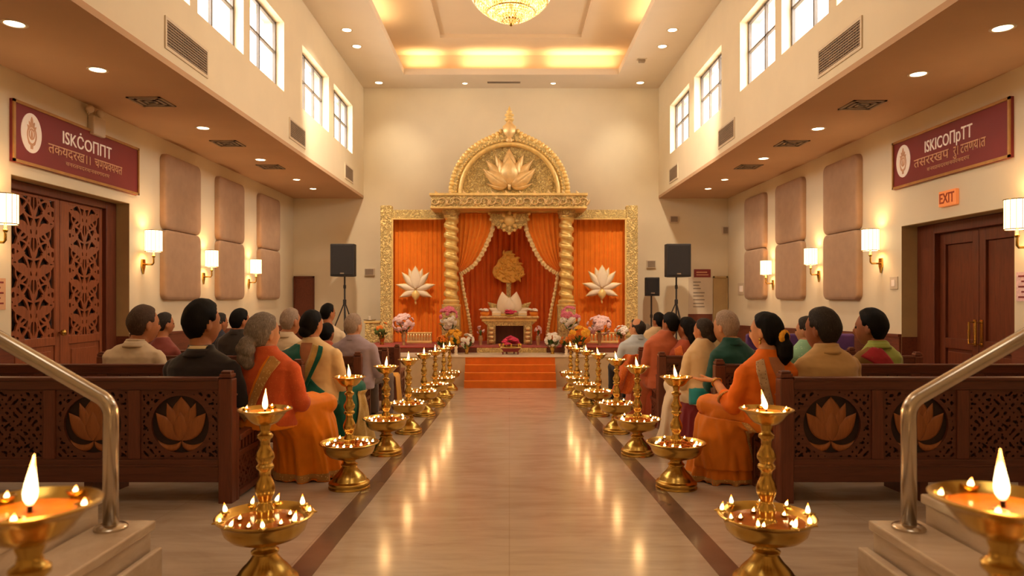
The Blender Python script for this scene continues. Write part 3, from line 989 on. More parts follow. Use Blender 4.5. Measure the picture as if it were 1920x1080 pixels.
# purple bench
t = thing('upholstered_bench', 'purple upholstered bench behind the man in beige', 'bench', (3.95, 9.75, fz(9.7)))
z = fz(9.7)
MB().box(3.3, 4.8, 9.62, 9.72, z + .4, z + .985).build('backrest', M['purple'], t, bevel=.03)
MB().box(3.3, 4.8, 9.72, 10.2, z + .33, z + .43).build('seat', M['purple'], t, bevel=.03)
for xx in (3.36, 4.74):
    for yy in (9.67, 10.15):
        MB().box(xx - .025, xx + .025, yy - .025, yy + .025, fz(yy), z + .36).build('leg', M['pewz'], t)
# ================================================================== BRASS OIL LAMPS
FLAMES = []
def flame_mesh(h, r, name):
    b = MB()
    prof = [(.12, 0), (.55, .06), (.9, .16), (1.0, .27), (.86, .42), (.6, .6), (.32, .8), (.1, .95), (.02, 1.0)]
    b.lathe([(q * r, z * h) for q, z in prof], 12)
    # lean the tip a little
    b.v = [(x + .12 * r * (z / h) ** 2 * 4, y, z) for x, y, z in b.v]
    me = bpy.data.meshes.new(name); me.from_pydata(b.v, [], b.f); me.update()
    for p in me.polygons: p.use_smooth = True
    return me
ME_FLAME = flame_mesh(.088, .0112, 'flame'); ME_FLAME.materials.append(M['flame'])
ME_SMALL = flame_mesh(.036, .0078, 'small_flame'); ME_SMALL.materials.append(M['flame'])
ME_TINY = flame_mesh(.024, .0072, 'tiny_flame'); ME_TINY.materials.append(M['flames'])
b = MB().lathe([(.004, 0), (.004, .016)], 8); ME_WICK = bpy.data.meshes.new('wick'); ME_WICK.from_pydata(b.v, [], b.f); ME_WICK.materials.append(M['wick'])

def put(me, name, parent, loc, rot=(0, 0, 0), s=1.0):
    o = bpy.data.objects.new(name, me); C.objects.link(o); o.parent = parent; o.location = loc; o.rotation_euler = rot; o.scale = (s, s, s)
    return o

def lathe_mesh(prof, n, mat, name, flute=None):
    b = MB(); b.lathe(prof, n)
    if flute:
        z0, z1, amp, k = flute
        b.v = [((x * (1 + amp * math.cos(k * math.atan2(y, x))), y * (1 + amp * math.cos(k * math.atan2(y, x))), z) if z0 < z < z1 else (x, y, z)) for x, y, z in b.v]
    me = bpy.data.meshes.new(name); me.from_pydata(b.v, [], b.f); me.update(); me.materials.append(mat)
    for p in me.polygons: p.use_smooth = True
    me.set_sharp_from_angle(angle=math.radians(50))
    return me

LM = {}
LM['base'] = lathe_mesh([(.13, 0), (.138, .004), (.139, .018), (.134, .026), (.137, .032), (.137, .046), (.13, .054), (.118, .058), (.112, .066), (.103, .082), (.09, .098), (.074, .114), (.06, .132), (.05, .15), (.047, .156), (.055, .16), (.056, .168), (.048, .174), (.041, .182), (.041, .192), (.052, .198), (.052, .204), (.03, .206)], 72, M['brass'], 'base', (.06, .15, .022, 36))
LM['bowl'] = lathe_mesh([(.03, .2), (.06, .203), (.1, .212), (.14, .228), (.162, .25), (.17, .275), (.173, .292), (.185, .303), (.197, .309), (.199, .315), (.193, .318), (.178, .31), (.165, .3), (.15, .285), (.1, .27), (.03, .265)], 64, M['brass'], 'lower_bowl')
LM['stem'] = lathe_mesh([(.05, .268), (.048, .285), (.036, .298), (.034, .31), (.037, .33), (.037, .345), (.027, .362), (.026, .375), (.033, .392), (.041, .412), (.041, .43), (.034, .452), (.025, .47), (.022, .485), (.024, .5), (.035, .51), (.036, .52), (.027, .529), (.03, .538), (.038, .552), (.037, .567), (.029, .583), (.021, .6), (.02, .622), (.024, .631), (.032, .638), (.032, .648), (.021, .657), (.019, .67), (.024, .684), (.024, .692)], 36, M['brass'], 'stem')
LM['top'] = lathe_mesh([(.02, .69), (.036, .692), (.052, .7), (.066, .714), (.078, .73), (.088, .742), (.1, .749), (.109, .7535), (.11, .757), (.104, .759), (.092, .75), (.08, .741), (.05, .732), (.01, .73)], 48, M['brass'], 'top_dish')
LM['oil'] = lathe_mesh([(.03, .288), (.155, .289), (.155, .291), (.03, .29)], 40, M['oil'], 'oil')
LM['oil2'] = lathe_mesh([(.001, .739), (.08, .7405), (.08, .743), (.001, .742)], 32, M['oil'], 'oil')
def petal_scatter(r0, r1, z, n, size, seed):
    rr = random.Random(seed); b = MB()
    for k in range(n):
        a = rr.uniform(0, 2 * PI); r = math.sqrt(rr.uniform(r0 * r0, r1 * r1))
        b.ball((r * math.cos(a), r * math.sin(a), z + rr.uniform(0, .006)), (size * rr.uniform(.7, 1.3), size * rr.uniform(.7, 1.3), size * .5), 7, 4)
    me = bpy.data.meshes.new('flower_petals'); me.from_pydata(b.v, [], b.f); me.materials.append(M['petalmix'])
    for p in me.polygons: p.use_smooth = True
    return me
LM['pet'] = petal_scatter(.05, .15, .293, 70, .013, 3)
LM['pet2'] = petal_scatter(.02, .075, .743, 22, .011, 4)
DISH = lathe_mesh([(.004, 0), (.011, .002), (.015, .008), (.016, .011), (.013, .011), (.01, .005), (.002, .004)], 14, M['brass'], 'wick_cup')
# small leaf-shaped wick spouts on the rim of the nearest lamps
b = MB(); b.petal((0, 0), 0, .05, .016, lambda u, v, w: (u, v, w), 0, .006, 0, 8, 4)
SPOUT = bpy.data.meshes.new('wick_spout'); SPOUT.from_pydata(b.v, [], b.f); SPOUT.materials.append(M['brass'])
for p in SPOUT.polygons: p.use_smooth = True

def oil_lamp(label, x, y, near, seed, k=1.0, lean=0.0):
    rr = random.Random(seed)
    t = thing('oil_lamp', label, 'oil lamp', (x, y, fz(y) - .004), rr.uniform(-.3, .3), 'brass oil lamps lining the aisle')
    t.scale = (k, k, k)
    for nm, key in (('base', 'base'), ('lower_bowl', 'bowl'), ('stem', 'stem'), ('top_dish', 'top')):
        put(LM[key], nm, t, (0, 0, 0))
    put(LM['oil'], 'oil', t, (0, 0, 0)); put(LM['oil2'], 'oil', t, (0, 0, 0))
    if not near:
        a = put(LM['pet'], 'flower_petals', t, (0, 0, 0)); a['kind'] = 'stuff'
        a = put(LM['pet2'], 'flower_petals', t, (0, 0, 0)); a['kind'] = 'stuff'
    put(ME_WICK, 'wick', t, (0, 0, .738))
    put(ME_FLAME, 'flame', t, (0, 0, .752), (rr.uniform(-.06, .06), lean + rr.uniform(-.05, .05), rr.uniform(0, 6) if not lean else 0), 1.0)
    if near:
        for q in range(9):
            a = 2 * PI * (q + .3 * rr.random()) / 9
            r = .178
            sp = put(SPOUT, 'wick_spout', t, (.16 * math.cos(a), .16 * math.sin(a), .312), (0, 0, a - PI / 2))
            put(ME_SMALL, 'flame', t, (r * math.cos(a), r * math.sin(a), .316), (rr.uniform(-.3, .3), rr.uniform(-.3, .3), 0), rr.uniform(.75, 1.35))
        for q in range(5):
            a = 2 * PI * q / 5 + .6
            put(DISH, 'wick_cup', t, (.105 * math.cos(a), .105 * math.sin(a), .29))
            put(ME_TINY, 'flame', t, (.105 * math.cos(a), .105 * math.sin(a), .296), (0, 0, 0), .9)
        for q in range(5):
            a = 2 * PI * q / 5 + .3
            put(DISH, 'wick_cup', t, (.09 * math.cos(a), .09 * math.sin(a), .746))
            put(ME_TINY, 'flame', t, (.09 * math.cos(a), .09 * math.sin(a), .752), (0, 0, 0), rr.uniform(.5, .8))
    else:
        n = 15
        for q in range(n):
            a = 2 * PI * (q + .5 * rr.random()) / n; r = rr.uniform(.12, .18)
            put(DISH, 'wick_cup', t, (r * math.cos(a), r * math.sin(a), .306 if r > .15 else .296))
            put(ME_TINY, 'flame', t, (r * math.cos(a), r * math.sin(a), .312 if r > .15 else .302), (rr.uniform(-.15, .15), rr.uniform(-.15, .15), 0), rr.uniform(.8, 1.25))
        for q in range(7):
            a = 2 * PI * (q + .5 * rr.random()) / 7
            put(DISH, 'wick_cup', t, (.078 * math.cos(a), .078 * math.sin(a), .744))
            put(ME_TINY, 'flame', t, (.078 * math.cos(a), .078 * math.sin(a), .75), (0, 0, 0), rr.uniform(.5, .75))
    z0 = fz(y)
    FLAMES.append((x, y, z0 + .84 * k, 1.6)); FLAMES.append((x, y, z0 + .40 * k, 1.1))
    return t

nth = ['second from the camera', 'third from the camera', 'fourth from the camera', 'fifth from the camera', 'sixth from the camera', 'second from the stage', 'closest to the stage']
for side, pts in (('left', [(497, 1105), (655, 915), (724, 852), (766, 812), (795, 780), (816, 762), (832, 746), (843, 732)]),
                  ('right', [(1437, 1105), (1268, 915), (1195, 853), (1156, 812), (1122, 780), (1100, 762), (1082, 746), (1070, 732)])):
    for k, (px, py) in enumerate(pts):
        d = dfloor(py); x = (px - CX) * d / F
        if k == 0:
            lab = 'brass two-tier oil lamp with few larger flames, front of the %s row' % side
        else:
            lab = 'brass oil lamp full of small flames in the %s row, %s' % (side, nth[k - 1])
        oil_lamp(lab, x, d, k == 0, 10 + k + (50 if side == 'right' else 0), 1.0, .0 if side == 'left' else -.28)
oil_lamp('close brass oil lamp cut by the left edge, before the marble steps', -.852, 1.232, True, 91, 1.04)
oil_lamp('close brass oil lamp cut by the right edge, before the marble steps', .872, 1.225, True, 92, 1.055, -.12)

# ================================================================== PEWS
def lotus_carving(mb, cx, cz, R, fn, puff=.012):
    """the lotus of the pew backs: fn(u, v, w)"""
    pt = lambda u, v, a, L, W, l, curl=0: mb.petal((cx + u * R, cz + v * R), a, L * R, W * R, fn, l, puff, curl, 14, 6, .85)
    for s in (-1, 1):
        pt(s * .02, -.70, s * 2.75, 1.16, .15, .000, s * -1.55)
    pt(0, -.32, 0, 1.24, .40, .000)
    for s in (-1, 1):
        pt(s * .10, -.50, s * .34, 1.26, .21, .002)
        pt(s * .08, -.52, s * .20, 1.00, .22, .004)
    for s in (-1, 1):
        pt(s * .03, -.66, s * .80, 1.32, .30, .006, s * -.08)
    pt(0, -.66, 0, 1.04, .28, .012)

def fret(w, h, circle):
    def g(X, Y):
        a = 78.0
        hole = np.cos(a * X + 1.3 * np.sin(a * .62 * Y)) * np.cos(a * Y + 1.3 * np.sin(a * .62 * X + .7)) - .55
        q = -hole * .02
        hole2 = np.cos(a * 1.7 * X + 2) * np.cos(a * 1.5 * Y + 1) - .62
        q = np.minimum(q, -hole2 * .02)
        if circle:
            r = np.hypot(X, Y)
            q = np.where(r < circle + .022, 1, q)
            q = np.where(r < circle, circle - .0 - r - 1, q)
            q = np.minimum(q, r - circle) if False else q
            q = np.where(np.abs(r - (circle + .011)) < .011, np.minimum(.011 - np.abs(r - (circle + .011)), 1) + .001, np.where(r < circle, r - circle, q))
        edge = np.minimum(w / 2 - np.abs(X), h / 2 - np.abs(Y))
        return np.maximum(q, .012 - edge)
    return g

def make_pew(sg, n_pan, label):
    """sg=-1: the pew runs to -x from its aisle post at x=0; back face at y=0, floor at z=0 there"""
    t = thing('pew', label, 'pew')
    X = lambda u: sg * u
    bx = lambda b, u0, u1, y0, y1, z0, z1: b.box(X(u0), X(u1), y0, y1, z0, z1)
    pitch, L = .526, .08 + n_pan * .526 + .08
    for u in (0, L - .085):
        b = MB(); bx(b, u, u + .085, .0, .085, -.03, .77)
        o = b.build('post', M['pewz'], t, bevel=.008, local=True)
        b = MB(); bx(b, u + .004, u + .081, .004, .081, .775, .80); bx(b, u + .012, u + .073, .012, .073, .80, .816)
        b.tube([(X(u + .012), .043, .79), (X(u + .073), .043, .79)], .03, 12, False)
        b.build('finial', M['pewz'], o, bevel=.006, local=True)
    b = MB(); bx(b, .085, L - .085, .008, .07, .70, .773); bx(b, .085, L - .085, .0, .08, .755, .778)
    b.build('top_rail', M['pew'], t, bevel=.007, local=True)
    b = MB(); bx(b, .085, L - .085, .008, .07, .13, .273); bx(b, .085, L - .085, .002, .076, .225, .24)
    b.build('bottom_rail', M['pew'], t, bevel=.006, local=True)
    for k in range(1, n_pan):
        b = MB(); bx(b, .08 + k * pitch - .037, .08 + k * pitch + .037, .008, .07, .273, .70)
        b.build('stile', M['pewz'], t, bevel=.005, local=True)
    for k in range(n_pan):
        u0 = .085 if k == 0 else .08 + k * pitch + .037
        u1 = .08 + (k + 1) * pitch - .037 if k < n_pan - 1 else L - .085
        uc, zc, w, h = (u0 + u1) / 2, .4865, u1 - u0, .427
        b = MB(); bx(b, u0, u1, .04, .05, .273, .70)
        pn = b.build('back_panel', M['pewdark'], t, local=True)
        lot = k < 2
        fn = lambda u, v, tt: (X(uc + u), .04 - tt, zc + v)
        if sg > 0: fn = lambda u, v, tt: (uc + u, .04 - tt, zc + v)
        b = MB(); b.cutout(fret(w, h, .178 if lot else 0), -w / 2, w / 2, -h / 2, h / 2, 78, 72, fn, .002, .020)
        b.build('fretwork', M['pewcut'], pn, local=True)
        if lot:
            b = MB(); lotus_carving(b, 0, .012, .172, fn)
            b.build('lotus_carving', M['lotuswood'], pn, local=True, smooth=True)
    # front side of the back (towards the stage), plain boards
    b = MB(); bx(b, .085, L - .085, .052, .062, .273, .70); b.build('front_board', M['pew'], t, local=True)
    b = MB(); bx(b, .03, L - .03, .06, .50, .365, .40); b.build('seat', M['pew'], t, bevel=.01, local=True)
    for u in (.0, L - .06):
        b = MB(); e = .055
        bx(b, u, u + e, .085, .125, -.03, .565); bx(b, u, u + e, .125, .14, .54, .57)
        bx(b, u, u + e, .085, .10, .655, .668)
        bx(b, u, u + e, .46, .50, -.045, .385)
        bx(b, u, u + e, .125, .46, .01, .05); bx(b, u, u + e, .125, .46, .265, .30)
        ea = b.build('end_frame', M['pewz'], t, bevel=.005, local=True)
        b = MB(); b.hexa([(X(u - .006), .125, .36), (X(u + .062), .125, .36), (X(u + .062), .52, .39), (X(u - .006), .52, .39)],
                         [(X(u - .006), .125, .40), (X(u + .062), .125, .40), (X(u + .062), .52, .425), (X(u - .006), .52, .425)])
        if sg < 0: b.f = [tuple(reversed(f)) for f in b.f]
        b.build('armrest', M['pewz'], ea, bevel=.008, local=True)
        b = MB()
        for q in range(6):
            y = .15 + q * .056
            bx(b, u + .012, u + .045, y, y + .026, .30, .375)
        b.build('arm_slats', M['pewz'], ea, local=True)
        fn = lambda p, v, tt: (X(u + .045 - tt), .29 + p, .158 + v)
        b = MB(); b.cutout(fret(.335, .215, 0), -.1675, .1675, -.1075, .1075, 64, 44, fn, 0, .034)
        b.build('end_fretwork', M['pewcut'], ea, local=True)
        b = MB(); bx(b, u + .046, u + .05, .125, .46, .05, .265); b.build('end_backing', M['pewdark'], ea, local=True)
    for u in (L * .33, L * .66):
        b = MB(); bx(b, u - .025, u + .025, .06, .48, -.05, .365)
        b.build('under_brace', M['pewz'], t, local=True)
    return t

ROWS = [4.27, 5.72, 7.30, 8.90, 10.24]
XPL, XPR = [-1.71, -1.71, -1.56, -1.56, -1.62], [1.67, 1.70, 1.57, 1.66, 1.62]
wordn = ['nearest the camera', 'second from the camera', 'third from the camera', 'fourth from the camera', 'closest to the stage']
for sg, xs, side in ((-1, XPL, 'left'), (1, XPR, 'right')):
    p0 = None
    for k in range(5):
        lab = 'carved reddish wood pew with lotus back panels, %s of the aisle, %s' % (side, wordn[k])
        if p0 is None:
            p0 = make_pew(sg, 5, lab); p0['group'] = 'carved wooden pews'
            p0.location = (xs[k], ROWS[k], fz(ROWS[k]))
        else:
            dup(p0, lab, (xs[k], ROWS[k], fz(ROWS[k])))
# ================================================================== STAGE
t = thing('stage', 'pale stone stage with a raised red-carpeted tier at the end of the aisle', 'stage', (0, 12.44, -.51)); t['kind'] = 'structure'
MB().box(-2.09, 2.08, 12.44, 13.27, -.64, .02).build('stage_front', M['stage'], t, bevel=.004)
MB().box(-2.11, 2.10, 12.42, 13.27, .02, .038).build('stage_top', M['stagetop'], t, bevel=.004)
MB().box(-2.8, 2.95, 13.27, YB, -.64, .13).build('upper_tier', M['wains'], t)
o = MB().box(-2.8, 2.95, 13.26, YB - .005, .13, .145).build('red_carpet', M['redcarpet'], t)
o = MB().box(-.62, .71, 13.235, 13.27, .04, .13).build('gold_riser', M['goldfine'], t)
t = thing('carpeted_steps', 'four steps covered in orange carpet leading up to the stage', 'steps', (.02, 12.27, -.5))
b = MB()
ztop, zbot = .025, fz(12.1)
hs = (ztop - zbot) / 4
for k in range(4):
    z1 = zbot + hs * (k + 1)
    y0 = 12.1 + k * .112
    b.box(-.79, .82, y0, 12.44, zbot - .02 if k == 0 else z1 - hs, z1)
b.build('treads', M['carpet'], t, bevel=.006)
b = MB()
for k in range(4):
    z1 = zbot + hs * (k + 1); y0 = 12.1 + k * .112
    b.box(-.79, .82, y0 - .006, y0 + .02, z1 - .012, z1 + .004)
b.build('nosings', M['orange2'], t, bevel=.003)

# ================================================================== SHRINE
DS = 14.5
def PX(px, d): return (px - CX) * d / F
def PZ(py, d): return H - (py - CY) * d / F
t = thing('shrine', 'tall golden shrine with arched lotus top, twisted columns and side frames', 'shrine', (0, 14.2, .145))
SH = t
# side frames
for sg, xo0, xo1, bi in ((-1, 713, 734, 832), (1, 1196, 1175, 1076)):
    d = 14.45
    b = MB(); b.box(PX(xo0, d), PX(xo1, d), d, d + .22, .145, PZ(385, d)); b.build('side_post', M['goldorn'], t, bevel=.012)
    b = MB(); b.box(PX(xo1, d), PX(bi, d), d + .02, d + .2, PZ(410, d), PZ(393, d)); b.build('side_beam', M['goldfine'], t, bevel=.01)
    b = MB(); b.box(PX(xo1, d), PX(xo1 + sg * -3, d), d + .01, d + .05, .145, PZ(410, d)); b.box(PX(xo1, d), PX(bi, d), d + .0, d + .05, PZ(411.5, d), PZ(409, d)); b.build('frame_moulding', M['goldsm'], t)
    b = MB(); b.box(PX(xo0 - sg * -2, d), PX(xo1 + sg * -2, d), d - .03, d + .25, .145, .145 + .18); b.build('post_base', M['goldfine'], t, bevel=.02)
# entablature
d0, d1 = 13.75, 14.75
b = MB(); b.box(PX(808, d0), PX(1100, d0), d0, d1, PZ(389, d0), PZ(366, d0)); b.build('entablature', M['goldorn'], t)
b = MB(); b.box(PX(805, d0), PX(1102, d0), d0 - .03, d1, PZ(367, d0), PZ(362, d0)); b.box(PX(806.5, d0), PX(1101, d0), d0 - .02, d1, PZ(391, d0), PZ(387.5, d0)); b.build('cornice', M['goldsm'], t, bevel=.01)
rr = random.Random(5)
b = MB()
nsc = 22
for k in range(nsc):
    xc = PX(815, d0) + (PX(1093, d0) - PX(815, d0)) * k / (nsc - 1); zc = PZ(377.5, d0)
    sg = 1 if k % 2 else -1
    b.tube([(xc + .09 * math.cos(a) * (1 - a / 9), d0 - .012, zc + sg * .075 * math.sin(a) * (1 - a / 9)) for a in [i * .5 for i in range(13)]], [.018 * (1 - .05 * i) for i in range(13)], 6)
    b.petal((xc + .07, zc - sg * .09), sg * .5, .15, .03, lambda u, v, w: (u, d0 - w, v), 0, .02)
b.build('scroll_frieze', M['goldlotus'], t, smooth=True)
b = MB(); b.box(PX(862, 14.3), PX(1048, 14.3), 14.25, 14.7, PZ(399, 14.3), PZ(390, 14.3)); b.build('inner_beam', M['goldsm'], t)
# arch
da = 14.15
xc, zb, R = PX(955, da), PZ(363, da), 114 * da / F
def arch_r(a):   # outer radius with an ogee peak at the top (a from 0..pi)
    q = abs(a - PI / 2)
    return R * (1 + .19 * math.exp(-(q / .13) ** 1.3))
def band(b, r0f, r1f, y0, y1, n=72, bulge=0):
    m = 6
    vs, fs = [], []
    for i in range(n + 1):
        a = PI * i / n
        for j in range(m + 1):
            q = j / m
            r = r0f(a) * (1 - q) + r1f(a) * q
            y = y0 - bulge * math.sin(PI * q)
            vs.append((xc - r * math.cos(a), y, zb + r * math.sin(a)))
        for q in (1, 0):
            r = r0f(a) * (1 - q) + r1f(a) * q
            vs.append((xc - r * math.cos(a), y1, zb + r * math.sin(a)))
    w = m + 3
    for i in range(n):
        for j in range(w):
            p, q = i * w + j, i * w + (j + 1) % w
            fs.append((p, p + w, q + w, q))
    b.add(vs, fs)
b = MB(); band(b, lambda a: R * .83, lambda a: arch_r(a) * .97, da, da + .5, bulge=.05); b.build('arch_band', M['goldfine'], t, smooth=False)
b = MB()
for i in range(47):
    a = PI * (i + .5) / 47
    r = arch_r(a) * .965
    p = (xc - r * math.cos(a), da - .01, zb + r * math.sin(a))
    b.ball(p, (.052, .05, .052), 9, 6)
    r2 = R * .875
    if i % 1 == 0: b.ball((xc - r2 * math.cos(a), da - .03, zb + r2 * math.sin(a)), (.026, .03, .026), 8, 5)
    if i % 2 == 0 and abs(a - PI / 2) > .2:
        b.petal((xc - R * .90 * math.cos(a), zb + R * .90 * math.sin(a)), -(PI / 2 - a), .13, .05, lambda u, v, w: (u, da - .03 - w, v), 0, .03)
b.build('arch_beading', M['goldsm'], t, smooth=True)
b = MB(); band(b, lambda a: R * .775, lambda a: R * .84, da - .05, da + .3, bulge=.04); b.build('arch_moulding', M['goldsm'], t, smooth=True)
b = MB(); b.prism([(xc - R * .79 * math.cos(PI * i / 48), zb + R * .79 * math.sin(PI * i / 48)) for i in range(49)], lambda u, v, w: (u, w, v), da + .12, da + .05)
ap = b.build('arch_panel', M['goldfine'], t)
b = MB()
for k in range(120):
    a = rr.uniform(.05, PI - .05); r = R * .74 * math.sqrt(rr.random())
    p = (xc - r * math.cos(a), zb + .03 + r * math.sin(a) * .97)
    b.petal(p, rr.uniform(0, 6.3), rr.uniform(.08, .14), .022, lambda u, v, w: (u, da + .05 - w, v), 0, .018, 1.2, 6, 4)
b.build('foliage_relief', M['goldfine'], ap, smooth=True)
# lotus relief
fn = lambda u, v, w: (u, da + .03 - w, v)
sL = da / F
def lp(mb, px, py, ang, L, W, lift, puff=.05, curl=0, fn=fn, d=da):
    mb.petal((PX(px, d), PZ(py, d)), ang, L * d / F, W * d / F, fn, lift, puff, curl, 12, 8, .8, .01)
b = MB()
for s in (-1, 1):
    lp(b, 955 + s * 2, 347, s * 1.98, 42, 6.5, .02, .04, s * -.5)
lp(b, 955, 346, 0, 69, 16, .0)
for s in (-1, 1):
    lp(b, 955 + s * 4, 346, s * .38, 62, 9, .0)
    lp(b, 955 + s * 4, 346, s * .72, 62, 9.5, .02, .05, 0)
    lp(b, 955 + s * 2, 346, s * .36, 48, 12, .04)
    lp(b, 955 + s * 2, 346, s * 1.42, 56, 11.5, .05, .05, s * -.42)
    lp(b, 955 + s * 2, 346, s * 1.0, 48, 10.5, .06)
lp(b, 955, 346, 0, 52, 17, .08, .07)
b.box(PX(952.5, da), PX(957.5, da), da - .06, da + .04, PZ(356, da), PZ(343, da))
b.build('lotus_relief', M['goldlotus'], ap, smooth=True)
# keystone bud and finial
b = MB(); k0 = PZ(262, da); hk = PZ(226, da) - k0
for q, w_ in ((0, 12), (-1, 8), (1, 8)):
    b.petal((xc, k0), q * .32, hk * (1.0 if q == 0 else .92), w_ * sL, lambda u, v, w: (u, da - .06 - w, v), .02 if q == 0 else 0, .07, -q * .5, 12, 8, .9)
b.ball((xc, da - .06, PZ(264, da)), (.07, .05, .06)); b.build('keystone_bud', M['goldlotus'], t, smooth=True)
pf = [(.05, 226), (.09, 222), (.10, 219.5), (.07, 217.5), (.05, 216), (.085, 214), (.10, 212), (.07, 209.5), (.035, 208.5), (.06, 206.5), (.062, 205), (.035, 203), (.022, 201.5), (.032, 200), (.018, 198.5), (.008, 196), (.002, 194)]
b = MB(); b.lathe([(r, PZ(py, da) - PZ(226, da)) for r, py in pf], 20, (xc, da + .1, PZ(227.5, da))); b.build('finial', M['goldsm'], t, smooth=True)
# columns
dc = 13.95
for px in (845, 1063):
    x0 = PX(px, dc); k = dc / F
    zt_, zb_ = PZ(398, dc), PZ(564, dc)
    def colfn(u, v):
        a = 2 * PI * u; z = zb_ + (zt_ - zb_) * v
        r = 12.6 * k * (1 + .16 * math.sin(a + v * 2 * PI * 9) + .03 * math.sin(3 * a + v * 2 * PI * 27))
        return (x0 + r * math.cos(a), dc + .15 + r * math.sin(a), z)
    b = MB(); b.grid(colfn, 28, 150, True); cl = b.build('column', M['goldcol'], t, smooth=True)
    b = MB(); b.lathe([(12 * k, 0), (15 * k, .03), (13 * k, .06), (16 * k, .10), (17.5 * k, .14), (17.5 * k, .19)], 28, (x0, dc + .15, zt_ - .12)); b.box(x0 - 18.5 * k, x0 + 18.5 * k, dc + .15 - 18 * k, dc + .15 + 18 * k, zt_ + .05, zt_ + .085)
    b.build('capital', M['goldfine'], cl, angle=40)
    zz = zb_
    b = MB(); b.lathe([(17 * k, -.13), (18.5 * k, -.11), (18.5 * k, -.08), (14 * k, -.06), (16 * k, -.03), (16 * k, .0), (13 * k, .03)], 28, (x0, dc + .15, zz)); b.build('column_base', M['goldsm'], cl, angle=40)
    b = MB(); b.box(x0 - 16.5 * k, x0 + 16.5 * k, dc + .15 - 16 * k, dc + .15 + 16 * k, .145, zz - .12); b.build('pedestal', M['goldfine'], cl, bevel=.01)

# ------------------------------------------------------------------ drapes
def pleat(x, n, amp, ph=0):
    return amp * math.sin(2 * PI * n * x + ph + 1.1 * math.sin(9.1 * x + ph)) + amp * .35 * math.sin(2 * PI * n * 2.3 * x + ph)
for sg, a0, a1, sd in ((-1, 734, 834, 'left'), (1, 1076, 1175, 'right')):
    d = 14.71
    x0, x1, z1, z0 = PX(a0 - 3, d), PX(a1 + 3, d), PZ(409, d), .15
    def fn_(u, v):
        return (x0 + (x1 - x0) * u, d + .03 + pleat(u, 11, .018, sg) * (.55 + .45 * (1 - v)), z0 + (z1 - z0) * v)
    o = MB().grid(fn_, 220, 24).build('side_drape', M['orange'], None, smooth=True)
    tag(o, 'pleated orange drape in the golden frame %s of the shrine columns' % sd, 'drape', 'side drapes')
d = 15.1
x0, x1, z1, z0 = PX(850, d), PX(1060, d), PZ(392, d), .15
o = MB().grid(lambda u, v: (x0 + (x1 - x0) * u, d + pleat(u, 21, .028), z0 + (z1 - z0) * v), 300, 24).build('back_drape', M['rust'], None, smooth=True)
tag(o, 'deep orange pleated backdrop curtain behind the altar', 'drape')
# tied-back centre curtains
def curve(pts, t):
    n = len(pts) - 1
    f = min(max(t, 0), 1) * n; i = min(int(f), n - 1); f -= i
    p0, p1, p2, p3 = pts[max(i - 1, 0)], pts[i], pts[i + 1], pts[min(i + 2, n)]
    return tuple(.5 * ((2 * b_) + (-a_ + c_) * f + (2 * a_ - 5 * b_ + 4 * c_ - d_) * f * f + (-a_ + 3 * b_ - 3 * c_ + d_) * f ** 3) for a_, b_, c_, d_ in zip(p0, p1, p2, p3))
dcu = 14.35
for sg, sd in ((-1, 'left'), (1, 'right')):
    mx = lambda px: 955 + sg * (955 - px) * -1 if sg > 0 else px
    mx = (lambda px: px) if sg < 0 else (lambda px: 1910 - px)
    inner = [(926, 401), (922, 432), (913, 455), (903, 476), (889, 496), (873, 508), (862, 514)]
    outer = [(859, 401), (859, 420), (859, 440), (859, 460), (859, 480), (859, 500), (860, 516)]
    t = thing('tied_curtain', 'orange curtain with gold fringe swept back to the %s shrine column' % sd, 'curtain', (PX(mx(880), dcu), dcu, .145), 0, 'tied-back curtains of the shrine')
    def fu(u, v):
        a = curve(outer, 1 - v); c = curve(inner, 1 - v)
        px = a[0] + (c[0] - a[0]) * u; py = a[1] + (c[1] - a[1]) * u
        return (PX(mx(px), dcu), dcu - .05 + .03 * math.sin(u * 2 * PI * 7 + v * 1.2) * (.45 + .55 * v) - .05 * math.sin(PI * u), PZ(py, dcu))
    MB().grid(fu, 90, 50).build('upper_swag', M['orange2'], t, smooth=True)
    tin = [(864, 514), (869, 545), (876, 580), (881, 610), (884, 632)]
    tout = [(859, 514), (859, 545), (859, 580), (859, 610), (859, 640)]
    def fl(u, v):
        a = curve(tout, 1 - v); c = curve(tin, 1 - v)
        px = a[0] + (c[0] - a[0]) * u; py = a[1] + (c[1] - a[1]) * u
        return (PX(mx(px), dcu), dcu - .04 + .016 * math.sin(u * 2 * PI * 3), PZ(py, dcu))
    MB().grid(fl, 30, 40).build('lower_tail', M['orange2'], t, smooth=True)
    b = MB()
    for pts, wd in ((inner, 7.5), (tin, 5.5)):
        n = 46
        def ff(u, v):
            c = curve(pts, v); c2 = curve(pts, min(1, v + .02)); c1 = curve(pts, max(0, v - .02))
            tx, ty = c2[0] - c1[0], c2[1] - c1[1]; l = math.hypot(tx, ty) or 1
            nx, ny = -ty / l, tx / l
            if nx < 0 and pts is tin: nx, ny = -nx, -ny
            e = wd * (1 + .18 * math.sin(v * 90)) * (u - .35)
            s_ = 1 if nx > 0 else -1
            return (PX(mx(c[0] + s_ * nx * e), dcu), dcu - .10 - .015 * math.sin(v * 130) - .02 * math.sin(PI * u), PZ(c[1] + s_ * ny * e, dcu))
        b.grid(ff, 6, 110)
    b.build('gold_fringe', M['fringe'], t, smooth=True)
